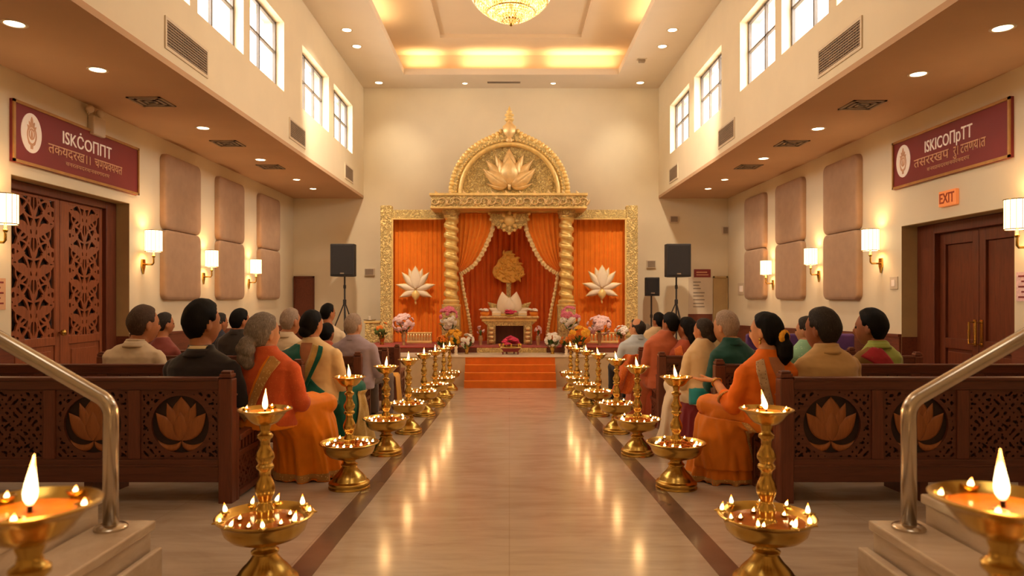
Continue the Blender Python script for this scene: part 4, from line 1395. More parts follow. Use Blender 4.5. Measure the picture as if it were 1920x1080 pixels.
# valance pendant
d = 14.2
b = MB()
poly = [(918, 401), (920, 412), (925, 421), (935, 427), (945, 432), (955, 438), (965, 432), (975, 427), (985, 421), (990, 412), (992, 401)]
b.prism([(PX(px, d), PZ(py, d)) for px, py in poly], lambda u, v, w: (u, w, v), d + .02, d - .04)
o = b.build('valance_pendant', M['goldfine'], None); tag(o, 'golden heart-shaped carved pendant at the top of the curtain opening', 'ornament')
b = MB()
for px, py in poly:
    q = MB(); q.ball((PX(px, d), d - .05, PZ(py, d)), .035, 10, 7); q.build('edge_bead', M['goldsm'], None, smooth=True).parent = o
b.ball((PX(955, d), d - .04, PZ(414, d)), (.12, .06, .12)); 
for k in range(8):
    a = k * PI / 4
    b.petal((PX(955, d) + .1 * math.sin(a), PZ(414, d) + .1 * math.cos(a)), a, .12, .045, lambda u, v, w: (u, d - .045 - w, v), 0, .03)
b.build('rosette_flower_relief', M['goldsm'], None, smooth=True).parent = o
# lotus plaques
for px, py, sd in ((780, 545, 'left'), (1128, 543, 'right')):
    d = 14.5
    f2 = lambda u, v, w: (u, d - .03 - w, v)
    t = thing('lotus_plaque', 'cream lotus flower ornament with gold rims on the %s orange drape' % sd, 'ornament', (PX(px, d), d, PZ(py + 25, d)), 0, 'cream lotus ornaments')
    b = MB(); g = MB()
    def two(ang, L, W, lift, dy=0, dx=0):
        lp(b, px + dx, py - 22 + dy, ang, L, W, lift + .012, .03, 0, f2, d)
        lp(g, px + dx - .9 * math.sin(ang), py - 22 + dy + 1 * math.cos(ang), ang, L + 2.6, W + 1.2, lift, .004, 0, f2, d)
    for s in (-1, 1):
        two(s * 1.98, 32, 5.5, .0, 21)
        two(s * 1.32, 37, 5.5, .015, 20)
    for s in (-1, 1): two(s * .33, 39, 6.0, .02, 18)
    for s in (-1, 1): two(s * .70, 39, 5.8, .035, 18)
    two(0, 41, 10, .055, 18)
    b.build('petal_rosette', M['cream'], t, smooth=True); g.build('gold_rim', M['goldsm'], t, smooth=True)
    b = MB()
    lp(b, px, py - 2, PI, 22, 8, .02, .05, 0, f2, d)
    pts = [(PX(px + .5 * math.sin(k), d), d - .04, PZ(py + 10 + k * 2.2, d)) for k in range(8)]
    b.tube(pts, [.036, .03, .026, .022, .02, .018, .022, .01], 8)
    b.build('stem', M['goldsm'], t, smooth=True)
# disc ornament on back drape
d = 14.9
t = thing('hanging_ornament', 'mound-shaped golden carved ornament hanging above the altar lotus', 'ornament', (PX(953, d), d, PZ(545, d)))
b = MB(); poly = []
mound = [(0, 470), (7, 473), (12, 482), (19, 488), (22, 496), (28, 502), (30, 511), (26, 520), (18, 525), (10, 530), (0, 531)]
pts_ = [(953 + x_, y_) for x_, y_ in mound] + [(953 - x_, y_) for x_, y_ in mound[-2:0:-1]]
poly = [(PX(x_, d), PZ(y_, d)) for x_, y_ in pts_]
b.prism(poly, lambda u, v, w: (u, w, v), d, d - .05); b.build('plate', M['moundgold'], t, bevel=.015)
b = MB(); rr = random.Random(3)
for k in range(90):
    yq = rr.uniform(478, 526); wq = 26 * min(1, (yq - 468) / 36) * min(1, (535 - yq) / 14)
    b.petal((PX(953 + wq * rr.uniform(-1, 1), d), PZ(yq, d)), rr.uniform(-1.4, 1.4), .11, .035, lambda u, v, w: (u, d - .05 - w, v), 0, .035, 1.0, 6, 4)
b.build('leaf_relief', M['moundgold'], t, smooth=True)
MB().box(PX(949.5, d), PX(958, d), d - .03, d, PZ(566, d), PZ(527, d)).build('stem', M['goldfine'], t)

# ------------------------------------------------------------------ altar and offerings
d = 13.9; z0 = .145
t = thing('altar_table', 'carved pale gold altar table with beaded edge below the lotus', 'table', (PX(955, d), d + .2, z0))
zt_ = PZ(593, d)
b = MB(); b.box(PX(900, d), PX(1010.5, d), d, d + .55, PZ(598, d), zt_); b.box(PX(903, d), PX(1007, d), d + .02, d + .53, PZ(603, d), PZ(598, d)); b.build('table_top', M['goldsm'], t, bevel=.01)
b = MB()
for k in range(44):
    b.ball((PX(901 + k * 2.52, d), d - .01, PZ(595, d)), (.016, .016, .022), 7, 5)
b.build('beading', M['goldlotus'], t, smooth=True)
b = MB(); b.hexa([(PX(914, d), d + .04, PZ(611, d)), (PX(996, d), d + .04, PZ(611, d)), (PX(996, d), d + .5, PZ(611, d)), (PX(914, d), d + .5, PZ(611, d))],
                 [(PX(905, d), d + .03, PZ(603, d)), (PX(1005, d), d + .03, PZ(603, d)), (PX(1005, d), d + .52, PZ(603, d)), (PX(905, d), d + .52, PZ(603, d))])
b.build('apron', M['goldfine'], t)
for xa, xb in ((913, 929), (982, 998)):
    b = MB(); b.box(PX(xa, d), PX(xb, d), d + .03, d + .45, z0, PZ(610, d))
    lg = b.build('leg', M['goldfine'], t, bevel=.02)
    b = MB(); xm = PX((xa + xb) / 2, d)
    for k in range(4):
        b.ball((xm, d + .02, z0 + .06 + k * .085), (.06, .04, .045), 10, 7)
    b.build('leg_carving', M['goldlotus'], lg, smooth=True)
MB().box(PX(929, d), PX(982, d), d + .35, d + .38, z0, PZ(610, d)).build('back_board', M['doorfr'], t)
# lotus on the altar
d = 14.2
t = thing('altar_lotus', 'large cream and gold lotus sculpture standing on the altar table', 'sculpture', (PX(955, d), d, zt_))
f3 = lambda u, v, w: (u, d - w, v)
b = MB(); g = MB()
base = 593
for s in (-1, 1):
    lp(g, 955 + s * 6, base, s * .92, 44, 9, .0, .05, 0, f3, d); lp(b, 955 + s * 4, base, s * 1.15, 38, 8, .05, .04, 0, f3, d)
    lp(b, 955 + s * 6, base, s * .16, 47, 14, .09, .06, 0, f3, d)
lp(b, 955, base - 2, .0, 34, 10, .15, .06, 0, f3, d)
b.build('cream_petals', M['cream'], t, smooth=True); g.build('gold_petals', M['goldfine'], t, smooth=True)
MB().box(PX(930, d), PX(980, d), d - .2, d + .1, zt_ + .001, zt_ + .05).build('plinth', M['goldsm'], t, bevel=.01)

BL = {}
def blossom_mesh(mat, kind):
    key = (mat, kind)
    if key in BL: return BL[key]
    b = MB(); rr = random.Random(len(BL) + 2)
    if kind == 'lily':
        for k in range(6):
            a = k * PI / 3; 
            ca, sa = math.cos(a), math.sin(a)
            b.petal((0, 0), 0, .062, .017, lambda u, v, w: (ca * v * .9 - sa * u, sa * v * .9 + ca * u, w + .035 * math.sin(v / .062 * 1.7)), 0, .004, 0, 6, 4)
        b.ball((0, 0, .012), .012, 7, 5)
    else:
        for ring_, n_, el in ((0, 1, 0), (.02, 6, .5), (.036, 10, 1.0)):
            for k in range(n_):
                a = 2 * PI * k / n_ + ring_ * 30
                b.ball((ring_ * math.cos(a), ring_ * math.sin(a), .03 - ring_ * .5), (.017, .017, .015), 7, 5)
    me = bpy.data.meshes.new('blossom'); me.from_pydata(b.v, [], b.f); me.materials.append(M[mat])
    for p in me.polygons: p.use_smooth = True
    BL[key] = me
    return me

def bouquet(label, px, base_py, top_py, bw, bh, d, mats, kind='lily', n=22, vase='glassvase', vh=.45, seed=1, vr=.05, zbase=None, greens=True):
    rr = random.Random(seed)
    x = PX(px, d); z0 = zbase if zbase is not None else PZ(base_py, d)
    ht = PZ(top_py, d) - z0
    t = thing('flower_vase', label, 'flower vase', (x, d, z0))
    hv = ht * vh
    b = MB(); b.lathe([(vr * .7, 0), (vr * .75, .01), (vr * .55, .04 if hv > .1 else .01), (vr * .8, hv * .45), (vr, hv * .7), (vr * .7, hv * .9), (vr * .95, hv), (vr * .8, hv * .98), (vr * .5, hv * .9)], 20)
    b.build('vase', M[vase], t, smooth=True, local=True)
    rb, rz = bw / 2 * d / F, bh / 2 * d / F
    cz = ht - rz
    b = MB()
    for k in range(12):
        a = rr.uniform(0, 2 * PI); q = rr.random()
        b.tube([(0, 0, hv * .8), (rb * .35 * q * math.cos(a), rb * .35 * q * math.sin(a), (hv + cz) / 2), (rb * .8 * q * math.cos(a), rb * .8 * q * math.sin(a), cz)], .006, 5, False)
    if greens:
        for k in range(22):
            a = rr.uniform(0, 2 * PI)
            p = Vector((rb * .5 * math.cos(a), rb * .5 * math.sin(a), cz - rz * rr.uniform(.5, 1.2)))
            ca, sa = math.cos(a), math.sin(a); e = rr.uniform(.3, 1.2)
            b.petal((0, 0), 0, .11, .018, lambda u, v, w: (p.x + ca * v * math.cos(e) - sa * u, p.y + sa * v * math.cos(e) + ca * u, p.z + v * math.sin(e) + w), 0, .004, 0, 6, 3)
    b.build('stems_and_leaves', M['green'], t, local=True, smooth=True)
    for k in range(n):
        v = Vector((rr.gauss(0, 1), rr.gauss(0, 1) - .5, rr.gauss(0, 1) + .25)).normalized()
        p = (v.x * rb * .92, v.y * rb * .92, cz + v.z * rz * .92)
        zq = p[2]
        mt = mats[0] if len(mats) == 1 else mats[0] if zq > cz + rz * .05 else mats[1]
        o = put(blossom_mesh(mt, kind), 'blossom', t, p, v.to_track_quat('Z', 'Y').to_euler(), rr.uniform(.85, 1.2) * (rb / .2) ** .5 * .92)
    return t

S1, S2 = .038, .145
bouquet('pale pink bouquet in a tall vase at the foot of the left drape', 757, 645, 589, 40, 34, 13.75, ['palepink'], n=40, seed=1, zbase=S2, kind='pom')
bouquet('pink and white bouquet in front of the left column pedestal', 840, 645, 575, 36, 42, 13.6, ['pink', 'whitefl'], n=44, seed=2, zbase=S2, vh=.4, kind='pom')
bouquet('yellow bouquet in a dark pot on the stage, left of the altar', 852, 662, 618, 30, 30, 13.1, ['yellowfl'], 'pom', 26, 'darkpot', .5, 3, .07, S1)
bouquet('white bouquet in a gold vase on the stage, left of the altar', 875, 662, 626, 26, 26, 12.95, ['whitefl'], 'pom', 20, 'brass', .5, 4, .05, S1)
bouquet('pink and white bouquet in front of the right column pedestal', 1068, 645, 575, 38, 42, 13.6, ['pink', 'whitefl'], n=44, seed=5, zbase=S2, vh=.4, kind='pom')
bouquet('white bouquet in a gold vase on the stage, right of the altar', 1036, 662, 624, 28, 26, 12.95, ['whitefl'], 'pom', 22, 'brass', .5, 6, .05, S1)
bouquet('large yellow and orange bouquet in a dark pot on the stage, right of the altar', 1086, 662, 612, 42, 34, 13.1, ['yellowfl', 'petalmix'], 'pom', 36, 'darkpot', .5, 7, .09, S1)
bouquet('pale pink bouquet in a vase at the foot of the right drape', 1124, 645, 593, 46, 34, 13.75, ['palepink'], n=44, seed=8, zbase=S2, kind='pom')
bouquet('small white bouquet by the outer post of the right drape', 1166, 645, 611, 24, 22, 13.9, ['whitefl'], n=20, kind='pom', seed=9, zbase=S2, vr=.06)
bouquet('small orange and green plant in a pot by the outer left post', 716, 645, 604, 26, 28, 13.9, ['petalmix', 'green'], 'pom', 12, 'brass', .45, 10, .06, S2)
bouquet('low orange flowers in a pot, leftmost on the stage edge', 830, 662, 630, 22, 18, 13.15, ['petalmix'], 'pom', 16, 'darkpot', .5, 11, .06, S1)
bouquet('small pinkish vase of flowers beside the left altar leg', 901, 645, 611, 12, 16, 13.75, ['palepink'], 'pom', 10, 'glassvase', .5, 12, .05, S2, False)
bouquet('small pinkish vase of flowers beside the right altar leg', 1009, 645, 612, 12, 16, 13.75, ['palepink'], 'pom', 10, 'glassvase', .5, 13, .05, S2, False)
bouquet('orange blossoms between white and yellow bouquets on the right of the stage', 1058, 662, 632, 18, 14, 13.2, ['petalmix'], 'pom', 12, 'darkpot', .5, 14, .06, S1)
# altar offerings
d = 14.0
for px, sd in ((909, 'left'), (1001, 'right')):
    t = thing('offering_bowl', 'orange bowl heaped with white blossoms on the %s end of the altar' % sd, 'bowl', (PX(px, d), d, zt_), 0, 'orange offering bowls')
    k = d / F
    MB().lathe([(5 * k, 0), (6.5 * k, .01), (8 * k, .04), (8.5 * k, .08), (8 * k, .08), (5 * k, .03)], 20).build('bowl', M['orange2'], t, smooth=True, local=True)
    for q in range(10):
        a = q * .65
        put(blossom_mesh('whitefl', 'pom'), 'blossom', t, (7 * k * math.cos(a) * (q % 3) / 2, 7 * k * math.sin(a) * (q % 3) / 2, .10 + .02 * (q % 2)), (0, 0, a), .9)
for px, sd in ((931.5, 'left'), (980, 'right')):
    o = MB().box(PX(px - 9, d), PX(px + 8, d), d - .06, d + .06, zt_ + .001, zt_ + .1).build('garland_box', M['cream'], None, bevel=.02)
    tag(o, 'cream padded offering block on the altar, %s of the pink flowers' % sd, 'offering', 'cream offering blocks')
    o = MB().box(PX(px - 9.2, d), PX(px + 8.2, d), d - .063, d + .063, zt_ + .04, zt_ + .052).build('ribbon', M['goldsm'], o, bevel=0)
t = thing('flower_heap', 'heap of pink blossoms in the middle of the altar top', 'flowers', (PX(957, d), d - .03, zt_))
MB().lathe([(.09, 0), (.11, .015), (.1, .03)], 18).build('dish', M['brass'], t, local=True)
rr = random.Random(8)
for q in range(12):
    put(blossom_mesh('magenta', 'pom'), 'blossom', t, (rr.uniform(-.09, .09), rr.uniform(-.06, .04), .04 + rr.uniform(0, .06)), (0, 0, 0), .9)
# front offering table
d = 12.9
t = thing('offering_table', 'small dark red table with gold tray on the stage before the altar', 'table', (PX(957, d), d, S1))
ztt = PZ(650, d)
MB().box(PX(938, d), PX(977, d), d - .12, d + .14, ztt - .02, ztt).build('table_top', M['goldsm'], t, bevel=.006)
MB().hexa([(PX(945, d), d - .08, ztt - .09), (PX(971, d), d - .08, ztt - .09), (PX(971, d), d + .1, ztt - .09), (PX(945, d), d + .1, ztt - .09)],
          [(PX(939, d), d - .11, ztt - .02), (PX(976, d), d - .11, ztt - .02), (PX(976, d), d + .13, ztt - .02), (PX(939, d), d + .13, ztt - .02)]).build('apron', M['signred'], t)
for px in (943, 950, 964, 971):
    MB().lathe([(.016, 0), (.012, .02), (.016, .05)], 8, (PX(px, d), d - .06 if px in (943, 971) else d + .08, S1)).build('leg', M['signred'], t)
t2 = thing('flower_tray', 'mound of magenta flowers on the small red table', 'flowers', (PX(958, d), d, ztt))
MB().lathe([(.13, 0), (.16, .012), (.15, .02)], 20).build('tray', M['brass'], t2, local=True)
for q in range(26):
    a = rr.uniform(0, 6.28); r = .15 * math.sqrt(rr.random())
    put(blossom_mesh('magenta', 'pom'), 'blossom', t2, (r * math.cos(a), r * .7 * math.sin(a), .04 + .13 * (1 - (r / .15) ** 2)), (0, 0, a), 1.0)
for k, px in enumerate((937, 944, 950, 958, 972, 976)):
    t3 = thing('offering_cup', 'tiny gold offering cup on the small red table, %s from its left end' % ('first', 'second', 'third', 'fourth', 'fifth', 'sixth')[k], 'cup', (PX(px, d), d - .1, ztt), 0, 'gold offering cups')
    MB().lathe([(.018, 0), (.02, .006), (.012, .014), (.024, .045), (.022, .046), (.01, .02)], 12).build('cup', M['brass'], t3, local=True, smooth=True)
    MB().ball((0, 0, .05), (.02, .02, .014), 8, 5).build('filling', M['yellowfl'], t3, local=True, smooth=True)
# candle cups along the stage edge
for k, (px, sd) in enumerate(((822, 'leftmost'), (838, 'outer one by yellow bouquet'), (855, 'inner one by yellow bouquet'), (1062, 'under the orange blossoms'), (1078, 'under the large yellow bouquet'), (1096, 'rightmost'))):
    dd = 12.8
    t = thing('candle_holder', 'small carved cream candle holder on the stage edge, %s' % sd, 'candle holder', (PX(px, dd), dd, S1), 0, 'candle holders on the stage edge')
    MB().lathe([(.035, 0), (.035, .02), (.024, .03), (.032, .06), (.024, .1), (.034, .13), (.03, .15)], 14).build('holder', M['cream'], t, local=True, angle=50)
    MB().lathe([(.022, .15), (.022, .17), (.004, .172)], 12).build('candle', M['goldlotus'], t, local=True)
# low gilt rails at the feet of the drapes
for sg, a0, a1, sd in ((-1, 762, 810, 'left'), (1, 1100, 1160, 'right')):
    d = 14.3
    t = thing('gilt_rail', 'low carved gilt rail at the foot of the %s drape' % sd, 'rail', (PX((a0 + a1) / 2, d), d, S2))
    MB().box(PX(a0, d), PX(a1, d), d, d + .06, S2, S2 + .05).build('bottom_bar', M['goldsm'], t, bevel=.008)
    MB().box(PX(a0, d), PX(a1, d), d, d + .06, PZ(626, d), PZ(623, d)).build('top_bar', M['goldsm'], t, bevel=.008)
    b = MB(); n_ = 9
    for k in range(n_):
        b.lathe([(.03, 0), (.02, .04), (.035, .09), (.02, .14), (.03, PZ(626, d) - S2)], 10, (PX(a0 + 3 + (a1 - a0 - 6) * k / (n_ - 1), d), d + .03, S2))
    b.build('balusters', M['goldlotus'], t, smooth=True)
d = 14.55
t = thing('gilt_plinth', 'ornate gold plinth against the wall left of the shrine frame', 'plinth', (PX(700, d), d + .2, S2))
MB().box(PX(684, d), PX(713, d), d, d + .4, S2, PZ(606, d)).build('body', M['goldorn'], t, bevel=.02)
MB().box(PX(682, d), PX(713, d), d - .02, d + .42, PZ(606, d), PZ(602, d)).build('top_slab', M['goldsm'], t, bevel=.01)
t = thing('offering_dish', 'small grey dish with cream candle on the gold plinth left of the shrine', 'dish', (PX(684 + 7, d), d + .12, PZ(602, d)))
MB().lathe([(.05, 0), (.12, .012), (.14, .03), (.12, .028), (.04, .01)], 20).build('dish', M['steel'], t, local=True, smooth=True)
MB().lathe([(.04, .01), (.04, .09), (.035, .1)], 14).build('candle', M['cream'], t, local=True)

# ================================================================== CHANDELIER
t = thing('chandelier', 'glowing golden crystal bowl chandelier hanging from the coffered ceiling', 'chandelier', (.02, 8.2, 6.37))
xc, yc = .02, 8.2
n = N('lit_crystal'); co = n.coords()
vr_ = n.n('ShaderNodeTexVoronoi'); vr_.inputs['Scale'].default_value = 34; n.l(co, vr_.inputs['Vector'])
sx_ = n.n('ShaderNodeSeparateColor'); n.l(vr_.outputs['Color'], sx_.inputs[0])
n.l(n.ramp(sx_.outputs[0], [(.0, lin(214, 130, 50)), (.45, lin(246, 186, 96)), (.8, lin(255, 226, 160)), (1, lin(255, 250, 230))]), n.b.inputs['Emission Color'])
n.b.inputs['Emission Strength'].default_value = .85; n.b.inputs['Base Color'].default_value = lin(250, 200, 120); n.b.inputs['Roughness'].default_value = .2
n.m.cycles.emission_sampling = 'NONE'; M['crystal'] = n.m
M['crystal2'] = m_emit('bright_crystal', lin(255, 226, 164), 1.5, False)
z0 = 4.30
prof = [(.03, .05), (.10, .075), (.19, .115), (.28, .165), (.36, .225), (.425, .29), (.46, .35), (.475, .43)]
b = MB(); b.lathe([(r * .9, z + .016) for r, z in prof[:6]], 48, (xc, yc, z0)); b.build('inner_bowl', M['crystal2'], t, smooth=True)
def bead_ring(b, r, z, n, sz):
    for k in range(n):
        a = 2 * PI * (k + (.5 if int(z * 100) % 2 else 0)) / n
        b.ball((xc + r * math.cos(a), yc + r * math.sin(a), z0 + z), (sz, sz, sz * 1.25), 6, 4)
b = MB()
for i in range(len(prof) - 1):
    for q in range(3):
        f = q / 3
        r = prof[i][0] + (prof[i + 1][0] - prof[i][0]) * f; z = prof[i][1] + (prof[i + 1][1] - prof[i][1]) * f
        bead_ring(b, r, z, max(10, int(2 * PI * r / .034)), .0155)
for q in range(9):
    bead_ring(b, .475 + .01 * math.sin(q), .43 + q * .028, 96, .0125)
o = b.build('crystal_beads', M['crystal'], t); o['kind'] = 'stuff'
b = MB()
for r, z, tk in ((.10, .072, .012), (.285, .162, .010), (.43, .288, .012), (.485, .43, .016), (.485, .70, .018), (.34, .74, .014)):
    b.tube([(xc + r * math.cos(2 * PI * i / 40), yc + r * math.sin(2 * PI * i / 40), z0 + z) for i in range(41)], tk, 8, False)
for k in range(16):
    a = 2 * PI * k / 16
    b.tube([(xc + r * .97 * math.cos(a), yc + r * .97 * math.sin(a), z0 + z) for r, z in prof + [(.485, .7)]], .005, 5, False)
b.build('gilt_frame', M['brass'], t, smooth=True)
b = MB(); b.lathe([(.004, 0), (.016, .012), (.026, .026), (.02, .036), (.045, .05), (.05, .065), (.03, .08)], 20, (xc, yc, z0)); b.build('finial', M['brass'], t, smooth=True)
b = MB()
for q in range(14):
    bead_ring(b, .34 - .016 * q, .74 + .05 * q, max(14, 60 - q * 3), .013)
o = b.build('upper_crystals', M['crystal'], t); o['kind'] = 'stuff'
b = MB(); b.tube([(xc, yc, z0 + .7), (xc, yc, 6.37)], .014, 10, False); b.lathe([(.02, -.1), (.1, -.05), (.12, 0)], 20, (xc, yc, 6.37)); b.build('hanging_rod', M['brass'], t)
# ================================================================== PEOPLE
def m_skin(name, c):
    n = N(name); co = n.coords()
    f = n.noise(co, 14, 3)
    n.set(n.ramp(f, [(.3, sc(c, .9)), (.7, sc(c, 1.08))]), .5, 0, .35, Subsurface_Weight=.08, Subsurface_Scale=.02)
    return n.m
SKIN = {'a': m_skin('skin_brown', lin(188, 122, 80)), 'b': m_skin('skin_deep_brown', lin(160, 98, 62)), 'c': m_skin('skin_tan', lin(206, 146, 104))}
def m_hair(name, c, c2=None):
    n = N(name)
    co = n.coords((60, 60, 9))
    f = n.noise(co, 3, 4, .6, .4)
    n.set(n.ramp(f, [(.3, sc(c, .55)), (.6, c), (.8, c2 or sc(c, 1.7))]), .62, 0, .18)
    n.bump(f, .35, .006)
    return n.m
HAIR = {'black': m_hair('black_hair', lin(14, 11, 10), lin(26, 21, 18)), 'darkgrey': m_hair('dark_grey_hair', lin(58, 50, 44), lin(112, 98, 86)),
        'grey': m_hair('grey_hair', lin(140, 126, 112), lin(206, 192, 176)), 'white': m_hair('white_hair', lin(180, 156, 136), lin(222, 204, 186)),
        'brown': m_hair('thinning_brown_hair', lin(86, 66, 52), lin(140, 114, 92))}
EYE = m_plain('eye', lin(40, 26, 20), .2)
CL = {
    'white': m_cloth('off_white_shirt', lin(226, 202, 166), .85, .05), 'suit': m_cloth('dark_navy_suit', lin(44, 38, 40), .8, .1), 'shirtcol': m_cloth('cream_collar', lin(240, 214, 160), .8, .03),
    'coral': m_cloth('coral_blouse', lin(214, 92, 42), .75, .1, sheen=.08, c2=lin(222, 116, 56), pattern=70), 'gold': m_cloth('gold_zari', lin(196, 140, 70), .6, .25, c2=lin(240, 206, 130), pattern=60),
    'orskirt': m_cloth('bright_orange_silk', lin(244, 138, 14), .5, .12, sheen=.05), 'orskirt2': m_cloth('marigold_silk', lin(232, 130, 30), .5, .14, sheen=.05),
    'orange': m_cloth('orange_blouse', lin(236, 116, 22), .7, .08, sheen=.05), 'border': m_cloth('beaded_border', lin(206, 170, 128), .6, .2, c2=lin(96, 48, 32), pattern=70),
    'teal': m_cloth('teal_sari', lin(22, 104, 88), .65, .12), 'tealgold': m_cloth('gold_tissue_sari', lin(206, 168, 92), .6, .15, c2=lin(226, 194, 126), pattern=80), 'creamsl': m_cloth('cream_sleeve', lin(236, 202, 146), .7, .06),
    'lav': m_cloth('lavender_shirt', lin(168, 150, 160), .8, .06), 'cream': m_cloth('cream_kurta', lin(226, 196, 150), .8, .06), 'navy': m_cloth('navy_jacket', lin(52, 54, 66), .8, .08),
    'maroon': m_cloth('maroon_shirt', lin(140, 68, 58), .8, .08), 'charcoal': m_cloth('charcoal_jacket', lin(54, 46, 40), .8, .08),
    'beige': m_cloth('beige_kurta', lin(214, 172, 112), .8, .05), 'tealkurta': m_cloth('dark_teal_kurta', lin(32, 82, 74), .8, .08), 'wine': m_cloth('wine_dhoti', lin(136, 40, 48), .7, .1),
    'turq': m_cloth('turquoise_drape', lin(36, 146, 150), .7, .1), 'offwhite': m_cloth('off_white_dhoti', lin(236, 214, 180), .8, .05), 'terra': m_cloth('terracotta_kurta', lin(196, 104, 66), .8, .08),
    'rustbl': m_cloth('rust_blouse', lin(186, 86, 54), .75, .08), 'ordup': m_cloth('orange_dupatta', lin(226, 112, 44), .65, .12, c2=lin(246, 178, 84), pattern=55), 'blue': m_cloth('pale_blue_shirt', lin(196, 206, 214), .85, .05),
    'mint': m_cloth('mint_blouse', lin(150, 200, 160), .8, .08, c2=lin(200, 226, 190), pattern=40), 'lime': m_cloth('lime_green_kurta', lin(166, 176, 82), .8, .06), 'redst': m_cloth('crimson_stole', lin(176, 44, 52), .75, .1), 'olivest': m_cloth('olive_gold_stole', lin(150, 110, 52), .75, .12),
    'trouser': m_cloth('dark_trousers', lin(44, 42, 48), .85, .08), 'mustard': m_cloth('mustard_cloth', lin(226, 164, 60), .7, .08), 'greyt': m_cloth('grey_trousers', lin(120, 104, 96), .85, .08),
    'shoe': m_plain('dark_shoes', lin(40, 30, 26), .4)}


def head_point(th, ph, hs):
    """th: 0 crown .. pi chin underside; ph: 0 = face (+Y), growing towards +X"""
    sx, sy = math.sin(ph), math.cos(ph)
    s, c = math.sin(th), math.cos(th)
    x, y, z = .074 * s * sx, .094 * s * sy, (.117 if c > 0 else .120) * c
    if z < 0:
        t = min(1, -z / .120)
        x *= 1 - .20 * t * t
        if sy < 0: y *= 1 - .42 * t
        else: y *= 1 - .06 * t
        if sy > 0: y += .010 * t * sy
    if sy < 0: y *= 1.06
    if sy > .2:
        fr = min(1, (sy - .2) / .5)
        y += fr * .023 * math.exp(-(x / .0115) ** 2) * math.exp(-((z + .030) / .022) ** 2)
        y += fr * .010 * math.exp(-(x / .009) ** 2) * math.exp(-((z + .004) / .020) ** 2)
        y -= fr * .009 * math.exp(-((abs(x) - .030) / .015) ** 2) * math.exp(-((z - .004) / .013) ** 2)
        y += fr * .005 * math.exp(-((z - .026) / .010) ** 2) * math.exp(-(x / .05) ** 2)
        y += fr * .006 * math.exp(-((z + .068) / .007) ** 2) * math.exp(-(x / .02) ** 2)
        y += fr * .006 * math.exp(-((z + .082) / .006) ** 2) * math.exp(-(x / .017) ** 2)
        y -= fr * .004 * math.exp(-((z + .074) / .003) ** 2) * math.exp(-(x / .022) ** 2)
        y += fr * .008 * math.exp(-((z + .105) / .014) ** 2) * math.exp(-(x / .02) ** 2)
    return Vector((x * hs, y * hs, z * hs))


def hairline(ph, style):
    """z (unit head) above which there is hair"""
    y = math.cos(ph)
    wom = style in ('bun', 'pony', 'long', 'tight')
    pts = [(-1, -.092 if wom else -.086), (-.55, -.08 if wom else -.074), (-.2, -.035 if wom else -.028), (.0, .012), (.22, .0 if not wom else .02), (.4, .04), (.62, .066), (1, .080)]
    for (a, za), (b_, zb) in zip(pts, pts[1:]):
        if y <= b_: return za + (zb - za) * (y - a) / (b_ - a)
    return pts[-1][1]


def hair_mesh(mb, hs, style, thick, M4, seed):
    n, m = 48, 34
    vs, fs = [], []
    for j in range(m + 1):
        th = PI * (j + (.02 if j == 0 else -.02 if j == m else 0)) / m
        for i in range(n):
            ph = 2 * PI * i / n
            p = head_point(th, ph, 1.0)
            k = (p.z - hairline(ph, style)) / .022
            k = max(0, min(1, k + .2)); k = k * k * (3 - 2 * k)
            t = thick * k - .013 * (1 - k)
            if style == 'bald':
                q = math.exp(-((p.y + .015) / .05) ** 2) * (1 if p.z > .06 else max(0, (p.z - .03) / .03))
                q = min(1, q * 1.5); t = t * (1 - q) - .012 * q
            if style in ('bun', 'pony', 'long', 'tight'):
                t += .010 * k * max(0, -p.y / .09)
            else:
                t += .006 * k * max(0, (p.z) / .11)
            t += k * .0035 * noise.noise(Vector((p.x * 40, p.y * 40, p.z * 22 + seed)))
            d = Vector((p.x / .074, p.y / .094, p.z / .117)).normalized()
            vs.append(M4 @ ((p + d * t) * hs))
    for j in range(m):
        for i in range(n):
            a, b_ = j * n + i, j * n + (i + 1) % n
            fs.append((b_, a, a + n, b_ + n))
    fs.append(tuple(range(n))); fs.append(tuple(reversed(range(m * n, (m + 1) * n))))
    mb.add(vs, fs)


def hand(mb, wrist, dirv, palm_n, k, curl=.35, side=1):
    """palm with four unequal fingers and a thumb off its side; dirv = pointing direction, palm_n = palm normal"""
    d = Vector(dirv).normalized(); nn = Vector(palm_n); nn = (nn - d * nn.dot(d)).normalized(); s = d.cross(nn) * side
    w = Vector(wrist)
    for q in (-.027, -.009, .009, .027):
        mb.tube([w + s * q * .6 * k, w + (d * .085 + s * q) * k], [.013 * k, .0125 * k], 8)
    for q, L in ((-.03, .060), (-.010, .074), (.010, .080), (.030, .070)):
        b0 = w + (d * .085 + s * q) * k
        d1 = (d * math.cos(curl) + nn * math.sin(curl)); d2 = (d * math.cos(curl * 2.1) + nn * math.sin(curl * 2.1))
        p1 = b0 + d1 * L * .52 * k; p2 = p1 + d2 * L * .48 * k
        mb.tube([b0 - d * .01, b0, p1, p2], [.0095 * k, .0095 * k, .0088 * k, .0075 * k], 8)
    t0 = w + (d * .02 + s * .03) * k
    t1 = t0 + (d * .032 + s * .030 + nn * .008) * k; t2 = t1 + (d * .032 + s * .008 + nn * .012) * k
    mb.tube([w + d * .008 * k + s * .015 * k, t0, t1, t2], [.013 * k, .013 * k, .0105 * k, .0085 * k], 8)


